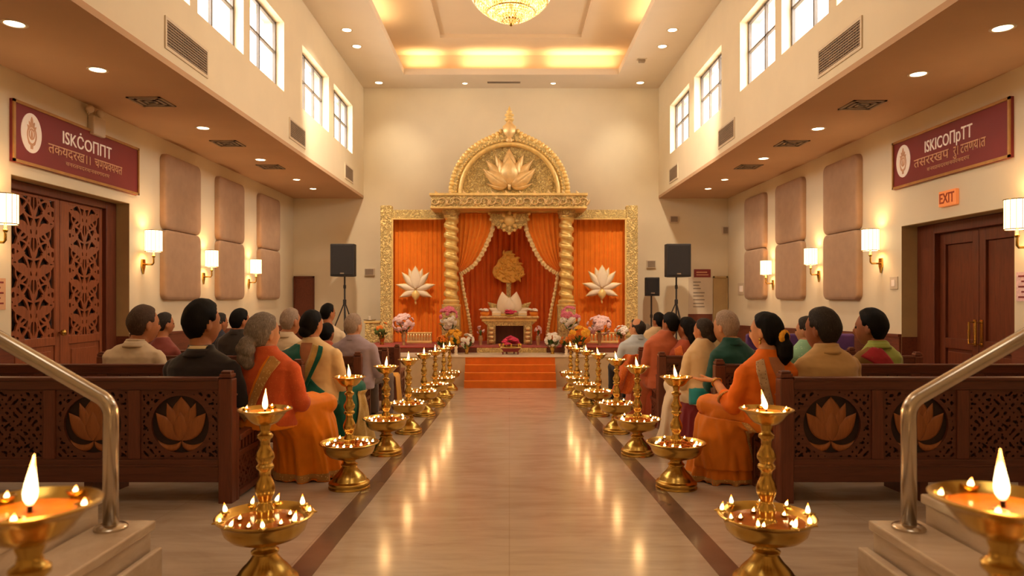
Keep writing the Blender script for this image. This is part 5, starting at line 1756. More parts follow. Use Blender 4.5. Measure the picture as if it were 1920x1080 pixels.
def loft(mb, secs, n=28):
    """secs: (cx, cy, z, hw, hd, exponent)"""
    vs, fs = [], []
    for cx, cy, z, hw, hd, e in secs:
        for i in range(n):
            a = 2 * PI * i / n
            c, s = math.cos(a), math.sin(a)
            vs.append((cx + hw * abs(c) ** (2 / e) * (1 if c > 0 else -1), cy + hd * abs(s) ** (2 / e) * (1 if s > 0 else -1), z))
    m = len(secs)
    for j in range(m - 1):
        for i in range(n):
            a, b_ = j * n + i, j * n + (i + 1) % n
            fs.append((a, b_, b_ + n, a + n))
    fs.append(tuple(reversed(range(n)))); fs.append(tuple(range((m - 1) * n, m * n)))
    mb.add(vs, fs)


def rotz(p, a, o=(0, 0)):
    x, y = p[0] - o[0], p[1] - o[1]
    return (o[0] + x * math.cos(a) - y * math.sin(a), o[1] + x * math.sin(a) + y * math.cos(a), p[2])


def person(label, px, d, top, hw, sh_y, sh_w, yaw, hyaw, lyaw, skin, hair, style, topc, botc, kind='m', head_px=None, group='seated worshippers',
           sleeve='long', collar=None, arm='lap', vox=.011, seed=1, head_tilt=0.0, belly=1.0, seat=.42, lean=.0, hthick=.012, feet=True, lap_lift=0.0):
    s = F / d
    X, z0 = (px - CX) / s, fz(d)
    loc = lambda py: H - (py - CY) / s - z0
    zt, zs = loc(top), loc(sh_y)
    hs = max(.9, min(1.42, hw / s / .190))
    hh = .237 * hs
    zc = zt - (.117 + .010) * hs
    sw = sh_w / s / 2
    sw = max(.172, min(.275, sw))
    zs = min(zs, zc - .125 * hs - .015)
    pz = seat + .02
    T = zs - pz
    yw, hy, ly = math.radians(yaw), math.radians(hyaw), math.radians(lyaw)
    rr = random.Random(seed)
    hx = 0 if head_px is None else (head_px - px) / s
    R = lambda p: Vector(rotz(p, yw))
    ln = lambda z: lean * (z - pz)
    k = sw / .215
    # torso sections in the torso frame (before yaw)
    def torso(infl):
        e = infl
        return [(0, .0, pz - .02, .175 * k + e, .135 + e, 2.5), (0, .0, pz + .06, .180 * k + e, .145 + e, 2.5),
                (0, .005 + ln(pz + T * .35), pz + T * .35, .160 * k * (.5 + .5 * belly) + e, .122 * belly + e, 2.3),
                (0, ln(pz + T * .62), pz + T * .62, .172 * k + e, .122 + e, 2.4),
                (0, ln(pz + T * .84), pz + T * .84, .190 * k + e, .110 + e, 2.5),
                (0, ln(zs - .035), zs - .03, .172 * k + e, .090 + e, 2.2),
                (0, ln(zs + .02), zs + .015, .118 * k + e, .074 + e, 2.1),
                (hx * .3, ln(zs + .05), zs + .05, .080 + e * .7, .068 + e * .7, 2),
                (hx * .5, ln(zs + .06), zs + .078, .062 * hs + e * .5, .058 * hs + e * .5, 2)]
    def add_torso(mb, infl):
        t = MB(); loft(t, torso(infl)); mb.add([R(v) for v in t.v], t.f)
    hc = R((0, ln(zc) + .035, 0)) + Vector((hx, 0, zc))
    HM = Matrix.Translation(hc) @ Matrix.Rotation(hy, 4, 'Z') @ Matrix.Rotation(-head_tilt, 4, 'X')
    # arms
    shs, els, wrs = {}, {}, {}
    for sd in (-1, 1):
        shp = R((sd * (sw - .050), ln(zs) - .0, zs - .080))
        if arm == 'lap':
            el = R((sd * (sw + .005), .045, pz + T * .28)); wr = R((sd * .085, .30, pz + .13))
        elif arm == 'offer' and sd == -1:
            el = R((sd * (sw + .012), .06, pz + T * .26)); wr = R((sd * (sw + .005), .27, pz + .265))
        elif arm == 'offer':
            el = R((sd * (sw + .0), .05, pz + T * .25)); wr = R((sd * .03, .30, pz + .17))
        shs[sd], els[sd], wrs[sd] = shp, el, wr
    ak = .93 + .1 * k
    # legs
    L0 = Vector((0, 0, 0))
    ths, kns, ans = {}, {}, {}
    for sd in (-1, 1):
        hip = Vector(rotz((sd * .09, .02, pz + .075), ly))
        kn = Vector(rotz((sd * .115, .42, pz + .08), ly))
        an = Vector(rotz((sd * .105, .45, .09), ly))
        g = -SL * (an.y)
        an.z += g
        ths[sd], kns[sd], ans[sd] = hip, kn, an
    b = MB()
    add_torso(b, -.014)
    b.tube([R((hx * .3, ln(zs), zs - .02)), hc + HM.to_3x3() @ Vector((0, -.018 * hs, -.06 * hs))], [.060 * hs * .95, .054 * hs], 16)
    n, m = 44, 36
    vs, fs = [], []
    for j in range(m + 1):
        th = PI * (j + (.03 if j == 0 else -.03 if j == m else 0)) / m
        for i in range(n):
            vs.append(HM @ head_point(th, 2 * PI * i / n, hs))
    for j in range(m):
        for i in range(n):
            a, c = j * n + i, j * n + (i + 1) % n
            fs.append((c, a, a + n, c + n))
    fs.append(tuple(range(n))); fs.append(tuple(reversed(range(m * n, (m + 1) * n))))
    b.add(vs, fs)
    for sd in (-1, 1):
        ec = HM @ (Vector((sd * .076, -.010, -.006)) * hs)
        rot = HM.to_3x3() @ Matrix.Rotation(sd * .35, 3, 'Z') @ Matrix.Rotation(-.2, 3, 'X')
        b.ball(ec, (.010 * hs, .021 * hs, .034 * hs), 12, 9, rot)
        b.tube([shs[sd], els[sd]], [.044 * ak, .036 * ak], 12)
        b.tube([els[sd], (els[sd] + wrs[sd]) / 2, wrs[sd]], [.038 * ak, .035 * ak, .025], 12)
        dv = (wrs[sd] - els[sd]).normalized()
        if arm == 'offer':
            dv = R((.3, .9, .1)).normalized() if sd > 0 else R((-.85, .5, .06)).normalized(); pn = Vector((0, 0, 1))
            hand(b, wrs[sd] + dv * .01, dv, pn, 1.08, .12, -sd)
        else:
            dv = (dv + R((-sd * .2, .6, -.25))).normalized(); pn = Vector((0, 0, -1))
            hand(b, wrs[sd] + dv * .01, dv, pn, 1.0, .35, sd)
        b.tube([ths[sd], kns[sd]], [.080, .056], 14)
        b.tube([kns[sd], (kns[sd] * .55 + ans[sd] * .45), ans[sd]], [.056, .050, .036], 14)
        f0 = ans[sd]; fd = Vector(rotz((sd * .15, 1, 0), ly))
        b.tube([f0 + Vector((0, 0, -.045)) - fd * .03, f0 + fd * .07 + Vector((0, 0, -.052)), f0 + fd * .16 + Vector((0, 0, -.062))], [.036, .036, .026], 12, flat=1)
    me = remesh(b, vox * .85, 1)
    me.name = 'person'
    o = link('person', me, SKIN[skin], None, True)
    o.location = (X, d, z0)
    tag(o, label, 'person', group)
    # eyes
    e = MB()
    for sd in (-1, 1):
        e.ball(HM @ (Vector((sd * .030, .078, .003)) * hs), .0105 * hs, 10, 7)
    e.build('eyes', EYE, o, smooth=True, local=True)
    # hair
    h = MB(); hair_mesh(h, hs, style, hthick, HM, seed)
    hp = lambda x, y, z: HM @ (Vector((x, y, z)) * hs)
    h3 = HM.to_3x3()
    if style == 'bun':
        for (x, y, z, r) in ((0, -.118, -.055, .045), (-.02, -.132, -.085, .040), (.022, -.13, -.092, .042), (0, -.125, -.135, .047), (.012, -.118, -.17, .036)):
            h.ball(hp(x, y, z), r * hs * (1 + .1 * rr.random()), 14, 10)
        hm = remesh(h, .0065, 2, lambda c, nn: .003 * noise.noise(c * 45 + Vector((seed, 0, 0))))
    elif style == 'pony':
        h.ball(hp(.0, -.115, -.03), .04 * hs, 14, 10)
        h.tube([hp(.0, -.112, -.04), hp(.0, -.128, -.085), hp(.0, -.126, -.15), hp(.0, -.108, -.20)], [.034 * hs, .052 * hs, .052 * hs, .028 * hs], 16)
        hm = remesh(h, .0065, 2, lambda c, nn: .0025 * noise.noise(Vector((c.x * 60, c.y * 60, c.z * 14))))
    elif style == 'tight':
        h.ball(hp(0, -.085, -.055), (.058 * hs, .042 * hs, .052 * hs), 14, 10)
        hm = remesh(h, .0075, 2)
    elif style == 'long':
        h.tube([hp(0, -.06, .03), hp(.0, -.092, -.08), hp(.012, -.10, -.19), hp(.02, -.095, -.27)], [.07 * hs, .066 * hs, .06 * hs, .035 * hs], 16)
        hm = remesh(h, .0085, 2, lambda c, nn: .003 * noise.noise(Vector((c.x * 50, c.y * 50, c.z * 10))))
    else:
        hm = bpy.data.meshes.new('hair'); hm.from_pydata(h.v, [], h.f); hm.update()
    hm.name = 'hair'
    ho = link('hair', hm, HAIR[hair], o, True)
    # ------------------------------------------------ upper garment
    c = MB()
    add_torso(c, .012)
    for sd in (-1, 1):
        c.tube([shs[sd], els[sd]], [.064 * ak, .052 * ak], 14)
        if sleeve == 'long':
            w2 = els[sd] * .06 + wrs[sd] * .94
            c.tube([els[sd], (els[sd] + w2) / 2, w2], [.053 * ak, .048 * ak, .038 * ak], 14)
        elif sleeve == 'elbow':
            w2 = els[sd] * .6 + wrs[sd] * .4
            c.tube([els[sd], w2], [.054 * ak, .050 * ak], 14)
        else:
            pass
    if kind == 'm':
        # hem of a shirt or kurta over the hips
        t = MB(); loft(t, [(0, 0, pz - .03, .19 * k, .155, 2.5), (0, .0, pz + .10, .185 * k, .15, 2.5)]); c.add([R(v) for v in t.v], t.f)
    def wr_(co, nn):
        q = noise.noise(Vector((co.x * 9 + seed, co.y * 9, co.z * 16))) * .006 + noise.noise(Vector((co.x * 26, co.y * 26 + seed, co.z * 34))) * .0022
        # soft creases falling from the shoulders and at the elbow
        q += .003 * math.sin(co.z * 55 + 9 * co.x + seed) * max(0, 1 - abs(co.z - (pz + T * .3)) / .18)
        return q
    cm = remesh(c, vox, 4, wr_); cm.name = 'top'
    nm = {'suit': 'jacket', 'navy': 'jacket', 'charcoal': 'jacket'}.get(topc, 'shirt' if kind == 'm' else 'blouse')
    co_ = link(nm, cm, CL[topc], o, True)
    bvh = BVHTree.FromPolygons([v.co.copy() for v in cm.vertices], [tuple(p.vertices) for p in cm.polygons])
    # collar
    def ringband(z0_, z1_, r0, r1, mat, name, yo=0.0):
        q = MB(); nn_ = 28
        cx0 = R((hx * .35, ln(zs + .05), 0))
        def fnr(u, v):
            a = 2 * PI * u
            r = r0 + (r1 - r0) * v
            fr = math.sin(a)       # +1 at the throat
            p = R((r * math.cos(a), r * .95 * math.sin(a), 0))
            return (cx0.x + p.x, cx0.y + p.y + yo, z0_ + (z1_ - z0_) * v * (1 - .35 * max(0, fr)) - .03 * max(0, fr))
        q.grid(fnr, nn_, 3, True)
        ob = q.build(name, mat, o, smooth=True, local=True)
        sol = ob.modifiers.new('s', 'SOLIDIFY'); sol.thickness = .006
        return ob
    if kind == 'm' or collar:
        if collar == 'suit':
            ringband(zs + .022, zs + .075, .078 * hs, .064 * hs, CL['shirtcol'], 'shirt_collar')
            ringband(zs + .008, zs + .055, .096 * hs, .073 * hs, CL[topc], 'jacket_collar')
        else:
            ringband(zs + .014, zs + .062, .086 * hs, .067 * hs, CL[topc], 'collar')
    # ------------------------------------------------ lower garment
    g = MB()
    if kind == 'm':
        for sd in (-1, 1):
            g.tube([ths[sd], kns[sd]], [.098, .074], 16)
            g.tube([kns[sd], ans[sd] + Vector((0, 0, .0))], [.074, .058], 16, False)
        t = MB(); loft(t, [(0, 0, pz - .03, .17 * k, .14, 2.4), (0, 0, pz + .10, .165 * k, .13, 2.4)]); g.add([R(v) for v in t.v], t.f)
        gm = remesh(g, vox, 3, lambda co, nn: .004 * noise.noise(co * 18)); gname = 'trousers'
    else:
        t = MB(); loft(t, [(0, 0, pz - .03, .19 * k, .16, 2.4), (0, 0, pz + .12, .172 * k, .14, 2.4)]); g.add([R(v) for v in t.v], t.f)
        hips = Vector(rotz((0, .04, pz + .05), ly)); knm = (kns[-1] + kns[1]) / 2
        for sd in (-1, 0, 1):
            a0 = hips + (ths[1] - ths[-1]) * .5 * sd * 1.0; k0 = knm + (kns[1] - kns[-1]) * .55 * sd
            g.tube([a0, k0], [.105, .082], 16)
        # the cloth falling from the lap to the hem
        n_ = 44; vs, fs = [], []
        fall = [(pz + .115, .22, .235, .170), (pz + .07, .24, .275, .205), (pz - .03, .30, .255, .225), (.32, .345, .222, .232), (.20, .36, .225, .24), (.10, .375, .24, .252), (.012, .39, .262, .268)]
        kc = Vector(rotz((0, .37, 0), ly))
        for q, (zq, cy_, hl, hw_) in enumerate(fall):
            f = q / (len(fall) - 1)
            cc = Vector(rotz((0, cy_, 0), ly))
            zz = zq - SL * cc.y * f
            for i in range(n_):
                an = 2 * PI * i / n_
                fold = 1 + .06 * f * math.sin(an * 9 + seed) + .035 * f * math.sin(an * 17)
                p = rotz((hw_ * math.cos(an) * fold, hl * math.sin(an) * fold, 0), ly)
                vs.append((cc.x + p[0], cc.y + p[1], zz))
        for q in range(len(fall) - 1):
            for i in range(n_):
                a_, c_ = q * n_ + i, q * n_ + (i + 1) % n_
                fs.append((c_, a_, a_ + n_, c_ + n_))
        fs.append(tuple(range(n_))); fs.append(tuple(reversed(range((len(fall) - 1) * n_, len(fall) * n_))))
        g.add(vs, fs)
        def fd_(co, nn):
            dz = max(0, min(1, (pz + .1 - co.z) / (pz + .1)))
            an = math.atan2(co.y - kc.y, co.x - kc.x)
            return (.013 * (1 - 2 * abs(math.sin(an * 5.5 + 1.6 * math.sin(co.z * 4 + seed)))) + .005 * math.sin(an * 23 + co.z * 7)) * dz + .005 * noise.noise(Vector((co.x * 12, co.y * 12, co.z * 5))) 
        gm = remesh(g, vox * .95, 2, fd_); gname = 'skirt'
    gm.name = gname
    go = link(gname, gm, CL[botc], o, True)
    if kind == 'm' and feet:
        q = MB()
        for sd in (-1, 1):
            f0 = ans[sd]; fd = Vector(rotz((sd * .15, 1, 0), ly))
            q2 = MB(); q2.tube([f0 + Vector((0, 0, -.04)) - fd * .04, f0 + fd * .07 + Vector((0, 0, -.048)), f0 + fd * .17 + Vector((0, 0, -.06))], [.043, .044, .032], 12)
            q2.build('shoe', CL['shoe'], o, smooth=True, local=True)
    # ------------------------------------------------ helper to lay ribbons on the garment
    bv2 = BVHTree.FromPolygons([v.co.copy() for v in gm.vertices], [tuple(p.vertices) for p in gm.polygons])
    def ribbon(path, width, mat, name, off=.007, nseg=60, parent=None, wave=0):
        """path: (angle in degrees from the back, + towards the person's right, height fraction of torso 0..1+)"""
        q = MB(); m_ = 8
        def at(an, z):
            a = math.radians(an)
            dirv = R((math.sin(a), -math.cos(a), 0))
            cen = R((0, ln(z), 0)); cen.z = z
            hit = None
            for tree in (bvh,):
                r = tree.ray_cast(cen + dirv * .8, -dirv, .8)
                if r[0] is not None: hit = r[0]
            if hit is None: hit = cen + dirv * .06
            return hit, dirv
        def fnp(u, v):
            c0 = curve(path, v); c1 = curve(path, min(1, v + .02)); c_1 = curve(path, max(0, v - .02))
            ta, tz = (c1[0] - c_1[0]) * .0035, (c1[1] - c_1[1]) * T
            l = math.hypot(ta, tz) or 1
            na, nz = -tz / l, ta / l
            e = (u - .5) * width
            an = c0[0] + na * e / .0035; z = pz + T * c0[1] + nz * e
            if z > zs + .012: z = zs + .012
            hit, dv = at(an, z)
            return hit + dv * (off + wave * math.sin(u * 20)) + Vector((0, 0, .004))
        q.grid(fnp, m_, nseg)
        ob = q.build(name, mat, parent or o, smooth=True, local=True)
        sol = ob.modifiers.new('s', 'SOLIDIFY'); sol.thickness = .005
        return ob
    return dict(o=o, R=R, pz=pz, T=T, zs=zs, hs=hs, HM=HM, ribbon=ribbon, bvh=bvh, bv2=bv2, kns=kns, ans=ans, els=els, wrs=wrs, shs=shs, ln=ln, X=X, z0=z0, hc=hc, ly=ly, hx=hx)


def ring_on(p, c, axis, r, tk, mat, name):
    a = Vector(axis).normalized(); u = a.orthogonal().normalized(); w = a.cross(u)
    q = MB(); q.tube([Vector(c) + (u * math.cos(2 * PI * i / 24) + w * math.sin(2 * PI * i / 24)) * r for i in range(25)], tk, 8, False)
    return q.build(name, mat, p['o'], smooth=True, local=True)


# ---------------------------------------------------------------- left of the aisle
p = person('man with thick black hair in dark suit with cream collar, on the nearest left pew', 379, 4.66, 563, 66, 668, 148, -12, -36, -8, 'a', 'black', 'short', 'suit', 'trouser', 'm', 374, collar='suit', vox=.010, seed=3, hthick=.016)
p = person('grey-haired woman with low bun in coral blouse and bright orange skirt, left of the aisle', 502, 4.74, 586, 60, 670, 128, -18, -34, -30, 'c', 'grey', 'bun', 'coral', 'orskirt', 'f', 489, vox=.009, seed=5, hthick=.014)
p['ribbon']([(58, 1.0), (40, .86), (22, .66), (4, .44), (-14, .24), (-30, .10)], .075, CL['gold'], 'embroidered_sash', .008)
p['ribbon']([(46, 1.0), (28, .88), (10, .68), (-8, .46), (-26, .26), (-40, .12)], .045, CL['orskirt'], 'sari_edge', .005)
def hem_band(p, mat, zf=.045, hgt=.05, name='embroidered_hem'):
    q = MB(); kc = Vector(rotz((0, .37, 0), p['ly']))
    def f(u, v):
        a = 2 * PI * u
        z = zf + hgt * v - SL * kc.y
        dv = Vector((math.cos(a), math.sin(a), 0))
        r = p['bv2'].ray_cast(Vector((kc.x, kc.y, z)) + dv * .9, -dv, .9)
        h = r[0] if r[0] is not None else Vector((kc.x, kc.y, z)) + dv * .2
        return h + dv * .005
    q.grid(f, 90, 3, True)
    q.build(name, mat, p['o'], smooth=True, local=True)
hem_band(p, CL['gold'], .02, .05)
def skirt_cloth(p, a0, a1, zt, zb, mat, name, off=.012, slant=0.0, fold=.006):
    q = MB(); kc = Vector(rotz((0, .30, 0), p['ly']))
    def f(u, v):
        a = math.radians(a0 + (a1 - a0) * u + slant * v)
        z = zt + (zb - zt) * v
        dv = Vector((math.cos(a), math.sin(a), 0))
        r = p['bv2'].ray_cast(Vector((kc.x, kc.y, z)) + dv * .9, -dv, .9)
        h = r[0] if r[0] is not None else Vector((kc.x, kc.y, z)) + dv * .12
        return h + dv * (off + fold * math.sin(u * 30 + v * 3))
    q.grid(f, 44, 30)
    ob = q.build(name, mat, p['o'], smooth=True, local=True)
    sm = ob.modifiers.new('s', 'SOLIDIFY'); sm.thickness = .005
    return ob
def neck_v(p, mat=None, low=.62):
    q = MB(); pz, T, zs = p['pz'], p['T'], p['zs']
    def f(u, v):
        z = zs + .03 - (zs + .03 - (pz + T * low)) * v
        a = math.radians((u - .5) * 2 * 34 * (1 - v) ** .8)
        dv = p['R']((math.sin(a), -math.cos(a), 0)); c = Vector((0, 0, z))
        r = p['bvh'].ray_cast(c + dv * .6, -dv, .6)
        h = r[0] if r[0] is not None else c + dv * .06
        return h + dv * .0035
    q.grid(f, 16, 16)
    return q.build('bare_back_neckline', SKIN['a'], p['o'], smooth=True, local=True)
p = person('man with thinning brown hair in off-white shirt, second left pew', 251, 6.08, 572, 55, 652, 116, -8, -34, -5, 'a', 'brown', 'short', 'white', 'trouser', 'm', 265, collar='s', vox=.011, seed=7, hthick=.009)
p = person('woman with covered dark hair in teal and gold sari with cream sleeves', 585, 6.06, 581, 42, 648, 116, -16, -30, -32, 'a', 'black', 'tight', 'creamsl', 'teal', 'f', 582, vox=.010, seed=9, hthick=.014)
p['ribbon']([(-62, 1.0), (-46, .86), (-24, .62), (0, .40), (24, .22), (44, .08)], .17, CL['teal'], 'sari_drape', .010, wave=.002)
p['ribbon']([(50, 1.0), (40, .8), (24, .58), (8, .40), (-10, .22)], .10, CL['tealgold'], 'gold_drape', .014, wave=.002)
p['ribbon']([(58, 1.0), (46, .78), (32, .56), (18, .38), (2, .2)], .035, CL['teal'], 'sari_border', .019)
skirt_cloth(p, -20, 75, p['pz'] + .06, .03, CL['tealgold'], 'gold_pleats', .012, -25)
neck_v(p)
p = person('dark-haired person in maroon shirt seated behind the off-white shirt, by the left wall', 304, 7.62, 586, 33, 645, 66, -10, -38, -5, 'a', 'darkgrey', 'short', 'maroon', 'trouser', 'm', 305, collar='s', vox=.013, seed=11, hthick=.010)
p = person('man with short black hair in charcoal jacket, third left pew', 444, 7.62, 579, 36, 628, 82, -12, -38, -8, 'a', 'black', 'short', 'charcoal', 'trouser', 'm', 447, collar='s', vox=.013, seed=13)
p = person('man with cropped grey hair in cream shirt, third left pew', 533, 7.64, 577, 40, 634, 88, -12, -34, -8, 'a', 'white', 'short', 'white', 'greyt', 'm', 542, collar='s', vox=.013, seed=15, hthick=.006)
p = person('grey-haired man in lavender shirt at the aisle end of the third left pew', 664, 7.60, 588, 36, 640, 88, -14, -30, -30, 'c', 'white', 'short', 'lav', 'greyt', 'm', 660, collar='s', vox=.012, seed=17, hthick=.009)
p = person('dark-haired person in navy jacket between the suit and charcoal jackets', 405, 9.22, 587, 28, 628, 64, -12, -38, -8, 'a', 'darkgrey', 'short', 'navy', 'trouser', 'm', 410, collar='s', vox=.014, seed=19)
p = person('dark-haired child-sized person partly hidden behind the teal sari', 612, 9.22, 606, 30, 650, 56, -12, -20, -8, 'b', 'black', 'short', 'rustbl', 'trouser', 'm', 611, vox=.014, seed=21, seat=.40)
p = person('man with short black hair in white shirt below the left loudspeaker', 619, 10.6, 569, 28, 618, 58, -14, -40, -8, 'a', 'black', 'short', 'offwhite', 'greyt', 'm', 613, collar='s', vox=.014, seed=23)

# ---------------------------------------------------------------- right of the aisle
p = person('woman with black ponytail and marigold hair tie in orange blouse, palm held out', 1440, 4.66, 585, 56, 676, 124, 16, 44, 30, 'c', 'black', 'pony', 'orange', 'orskirt2', 'f', 1441, sleeve='elbow', arm='offer', vox=.009, seed=31, hthick=.013)
p['ribbon']([(-58, 1.02), (-50, .86), (-42, .62), (-34, .40), (-26, .18)], .062, CL['border'], 'beaded_border', .008)
p['ribbon']([(-40, .0), (-20, .10), (10, .16), (50, .2)], .12, CL['orskirt2'], 'waist_drape', .010)
hem_band(p, CL['gold'], .015, .035)
neck_v(p)
skirt_cloth(p, 150, 262, p['pz'] + .02, .10, CL['orskirt2'], 'draped_pallu', .012, 40, .004)
skirt_cloth(p, 262, 267, p['pz'] + .02, .10, CL['gold'], 'pallu_border', .018, 40, 0)
hp = lambda x, y, z: p['HM'] @ (Vector((x, y, z)) * p['hs'])
q = MB(); c0 = hp(0, -.118, -.035)
for k in range(12):
    a = 2 * PI * k / 12
    q.ball(c0 + p['HM'].to_3x3() @ Vector((.042 * math.cos(a), -.008, .030 * math.sin(a) + .008)), .019, 9, 6)
q.build('marigold_hair_tie', M['yellowfl'], p['o'], smooth=True, local=True)
for sd in (-1, 1):
    q = MB(); e0 = hp(sd * .079, -.004, -.045); q.ball(e0, .010, 10, 7); q.ball(e0 + Vector((0, 0, -.022)), (.008, .008, .014), 10, 7); q.build('earring', M['brass'], p['o'], smooth=True, local=True)
ring_on(p, p['wrs'][-1] + (p['els'][-1] - p['wrs'][-1]) * .06, p['wrs'][-1] - p['els'][-1], .034, .006, M['brass'], 'bangle')
ring_on(p, p['els'][-1] * .64 + p['wrs'][-1] * .36, p['wrs'][-1] - p['els'][-1], .056, .008, CL['gold'], 'sleeve_border')
p = person('man with dark grey hair in beige kurta on the nearest right pew', 1551, 4.70, 577, 63, 664, 126, 10, 34, 6, 'b', 'darkgrey', 'short', 'beige', 'greyt', 'm', 1547, collar='s', vox=.010, seed=33, hthick=.012)
p = person('man with black hair in lime kurta with crimson and olive stole', 1648, 6.08, 579, 54, 650, 92, 14, 44, 8, 'b', 'black', 'short', 'lime', 'trouser', 'm', 1638, vox=.011, seed=35, hthick=.014, collar='s')
p['ribbon']([(-70, 1.0), (-48, .90), (-22, .76), (4, .56), (22, .30)], .15, CL['redst'], 'crimson_stole', .010, wave=.002)
p['ribbon']([(-92, .96), (-76, .80), (-58, .62), (-36, .40), (-20, .2)], .16, CL['olivest'], 'olive_stole', .008)
p = person('person in patterned mint blouse partly hidden behind the beige kurta', 1514, 6.10, 594, 40, 652, 84, 10, 40, 6, 'c', 'darkgrey', 'short', 'mint', 'greyt', 'm', 1517, vox=.012, seed=37)
p = person('white-haired man in dark teal kurta and wine dhoti, second right pew', 1375, 6.00, 582, 48, 640, 90, 18, 38, 34, 'c', 'white', 'short', 'tealkurta', 'wine', 'f', 1365, collar='s', vox=.010, seed=39, hthick=.010, sleeve='long')
p = person('grey-haired woman in cream blouse with off-white skirt and turquoise drape', 1318, 6.14, 596, 38, 650, 62, 18, 40, 8, 'a', 'darkgrey', 'tight', 'cream', 'offwhite', 'f', 1323, vox=.011, seed=41, hthick=.009, sleeve='elbow')
skirt_cloth(p, -105, 20, p['pz'] + .12, .05, CL['turq'], 'turquoise_drape', .016)
p = person('woman with long loose black hair in rust blouse and orange dupatta', 1284, 7.58, 594, 35, 650, 60, 14, 40, 30, 'b', 'black', 'long', 'rustbl', 'rustbl', 'f', 1290, vox=.012, seed=43)
p['ribbon']([(-60, 1.0), (-50, .84), (-46, .6), (-44, .36), (-44, .1)], .10, CL['ordup'], 'dupatta', .010)
p = person('man with black hair in terracotta kurta at the aisle end of the third right pew', 1242, 7.66, 586, 33, 630, 68, 18, 36, 18, 'b', 'black', 'short', 'terra', 'terra', 'f', 1260, collar='s', vox=.012, seed=45, sleeve='long')
q = MB()
def fdup(u, v):
    # orange dupatta hanging over the aisle-side arm down to the knees
    x = -.34 - .09 * v + .16 * (u - .5) * (1 + .6 * v) ; y = -.02 + .22 * v + .05 * math.sin(u * 9 + v * 4)
    z = p['pz'] + .34 * (1 - v) - .14 * v + .03 * math.sin(v * 7)
    return Vector((x, y + .012 * math.sin(u * 26), z))
q.grid(fdup, 24, 24); o_ = q.build('orange_shawl', CL['ordup'], p['o'], smooth=True, local=True)
sm = o_.modifiers.new('s', 'SOLIDIFY'); sm.thickness = .006
p = person('man with short black hair in cream shirt behind the terracotta kurta', 1227, 10.55, 586, 25, 622, 62, 14, 34, 10, 'b', 'black', 'short', 'cream', 'greyt', 'm', 1237, collar='s', vox=.014, seed=47)
p = person('balding man in pale blue shirt at the aisle end of the fourth right pew', 1194, 9.26, 596, 30, 634, 70, 20, 50, 22, 'c', 'darkgrey', 'bald', 'blue', 'trouser', 'm', 1197, collar='s', vox=.013, seed=49)
p = person('grey-haired person farthest right of the aisle, almost hidden behind pale blue shirt', 1216, 10.7, 608, 20, 640, 48, 14, 34, 8, 'c', 'grey', 'short', 'offwhite', 'greyt', 'm', 1214, vox=.015, seed=51, seat=.38)

# mustard cloth hanging over the arm of the fourth left pew
q = MB(); xA, yA, zA = -1.52, 9.32, fz(9.3)
def fm(u, v):
    if v < .35:
        f = v / .35
        return (xA - .16 * (1 - f), yA - .16 + .34 * u, zA + .435 + .008 * math.sin(u * 22))
    f = (v - .35) / .65
    return (xA + .012 + .03 * f + .012 * math.sin(u * 24) * f, yA - .16 + .34 * u * (1 + .1 * f), zA + .435 - .40 * f)
q.grid(fm, 40, 26); o_ = q.build('draped_cloth', CL['mustard'], None, smooth=True)
sm = o_.modifiers.new('s', 'SOLIDIFY'); sm.thickness = .008
tag(o_, 'mustard yellow cloth draped over the arm of the fourth left pew', 'cloth')
# ================================================================== CAMERA AND LIGHT
cam = bpy.data.cameras.new('camera'); co_ = bpy.data.objects.new('camera', cam); C.objects.link(co_)
co_.location = (0, 0, H); co_.rotation_euler = (PI / 2, 0, 0)
cam.sensor_width = 36; cam.lens = F / 1920 * 36
cam.shift_x = (960 - CX) / 1920; cam.shift_y = (CY - 540) / 1920
cam.dof.use_dof = True; cam.dof.focus_distance = 6.2; cam.dof.aperture_fstop = 3.2
cam.clip_start = .05
bpy.context.scene.camera = co_

w = bpy.data.worlds.new('world'); bpy.context.scene.world = w; w.use_nodes = True
w.node_tree.nodes['Background'].inputs[0].default_value = lin(255, 252, 248)
w.node_tree.nodes['Background'].inputs[1].default_value = 4.2


def light(kind, loc, energy, color=(255, 205, 150), size=.1, sy=None, rot=(0, 0, 0), spot=None, blend=.6, spread=None):
    d = bpy.data.lights.new(kind.lower() + '_lamp', kind)
    d.specular_factor = .35 if kind == 'POINT' and size < .05 else 1.0
    d.energy = energy; d.color = lin(*color)[:3]
    if kind == 'AREA':
        d.size = size
        if sy: d.shape = 'RECTANGLE'; d.size_y = sy
        if spread: d.spread = spread
    else:
        d.shadow_soft_size = size
    if kind == 'SPOT':
        d.spot_size = math.radians(spot); d.spot_blend = blend
    o = bpy.data.objects.new(kind.lower() + '_lamp', d); C.objects.link(o)
    o.location = loc; o.rotation_euler = rot
    return o


# daylight through the high windows
for x, sg in ((NL - .45, 1), (NR + .45, -1)):
    for (y0, y1, nc) in WIN:
        light('AREA', (x, (y0 + y1) / 2, (WZ0 + WZ1) / 2 + .1), 30, (255, 246, 232), y1 - y0, WZ1 - WZ0, (0, -sg * PI / 2 + sg * .35, 0))
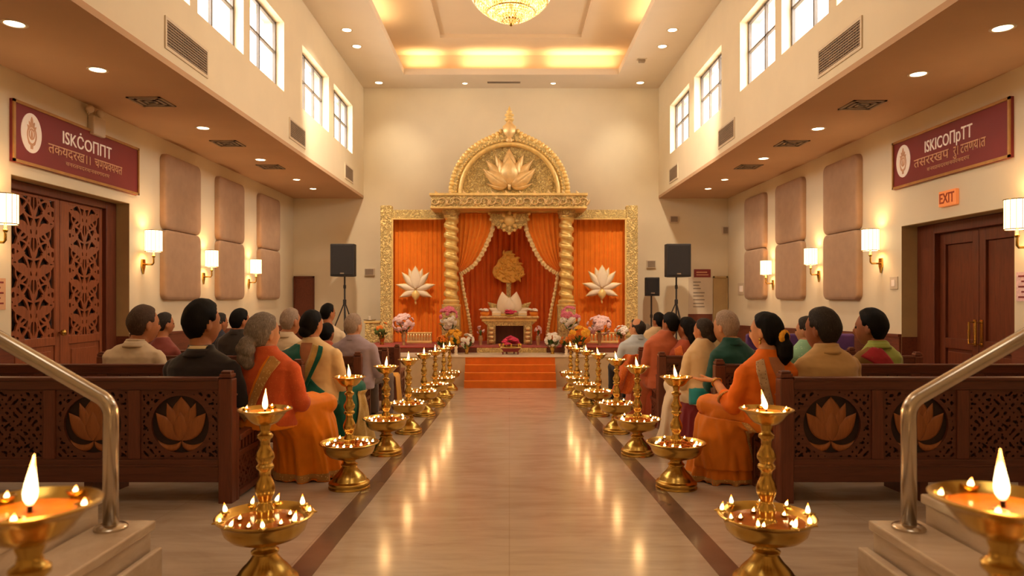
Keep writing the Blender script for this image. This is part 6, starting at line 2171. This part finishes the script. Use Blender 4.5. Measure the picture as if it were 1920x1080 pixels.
# downlights
for x, y, z in SPOTS:
    light('SPOT', (x, y, z), 14 if y < 6 else 20 if y < 8 else 30, (255, 234, 208), .06, spot=120, blend=.8)
for sg in (-1, 1):
    for y in (2.5, 5.0, 8.0, 11.0):
        pass
# sconces
for x, y, z in SCON:
    light('POINT', (x, y, z), 7.5, (255, 222, 178), .06)
# cove
lz = ZC + .16
for x0, x1 in ((-2.2, -1.5), (-1.0, .32), (.82, 2.28)):
    light('AREA', ((x0 + x1) / 2, cy1 + .13, lz), 4.2 * (x1 - x0), (255, 220, 160), x1 - x0, .1, (PI, 0, 0), spread=math.radians(120))
for x in (cx0 - .13, cx1 + .13):
    for yc in (4.2, 7.8, 11.4):
        light('AREA', (x, yc, lz), 9, (255, 222, 168), .12, 3.2, (PI, 0, 0))
# chandelier
light('POINT', (.02, 8.2, 4.45), 150, (255, 234, 204), .3)
# added fill light over the entrance end, no fixture there
for x in (-1.6, 1.6):
    light('AREA', (x, 1.2, ZC - .03), 16, (255, 236, 210), 1.2, 1.2)
# oil lamps
for x, y, z, e in globals().get("FLAMES", []):
    light('POINT', (x, y, z), e, (255, 196, 125), .03)
# added spots without fixtures, brightening the shrine
for x in (-2.4, 2.4):
    light('SPOT', (x, 10.6, ZC - .05), 620, (255, 236, 208), .12, rot=(math.radians(42), 0, math.radians(-x * 9)), spot=62, blend=.7)

for x in (-2.75, 2.75):  # added spots, no fixtures, standing in for sunlit patches on the back wall
    light('SPOT', (x, 13.6, ZC - .04), 85, (255, 236, 205), .1, rot=(math.radians(52), 0, math.radians(x * 2)), spot=46, blend=1.0)

sc_ = bpy.context.scene
sc_.view_settings.view_transform = 'Standard'
sc_.view_settings.look = 'None'
sc_.view_settings.exposure = 0.28
sc_.cycles.max_bounces = 7
sc_.cycles.diffuse_bounces = 4
sc_.cycles.glossy_bounces = 3
sc_.cycles.adaptive_threshold = .02
sc_.cycles.transparent_max_bounces = 12
sc_.cycles.sample_clamp_indirect = 6
sc_.cycles.caustics_reflective = False
sc_.cycles.caustics_refractive = False
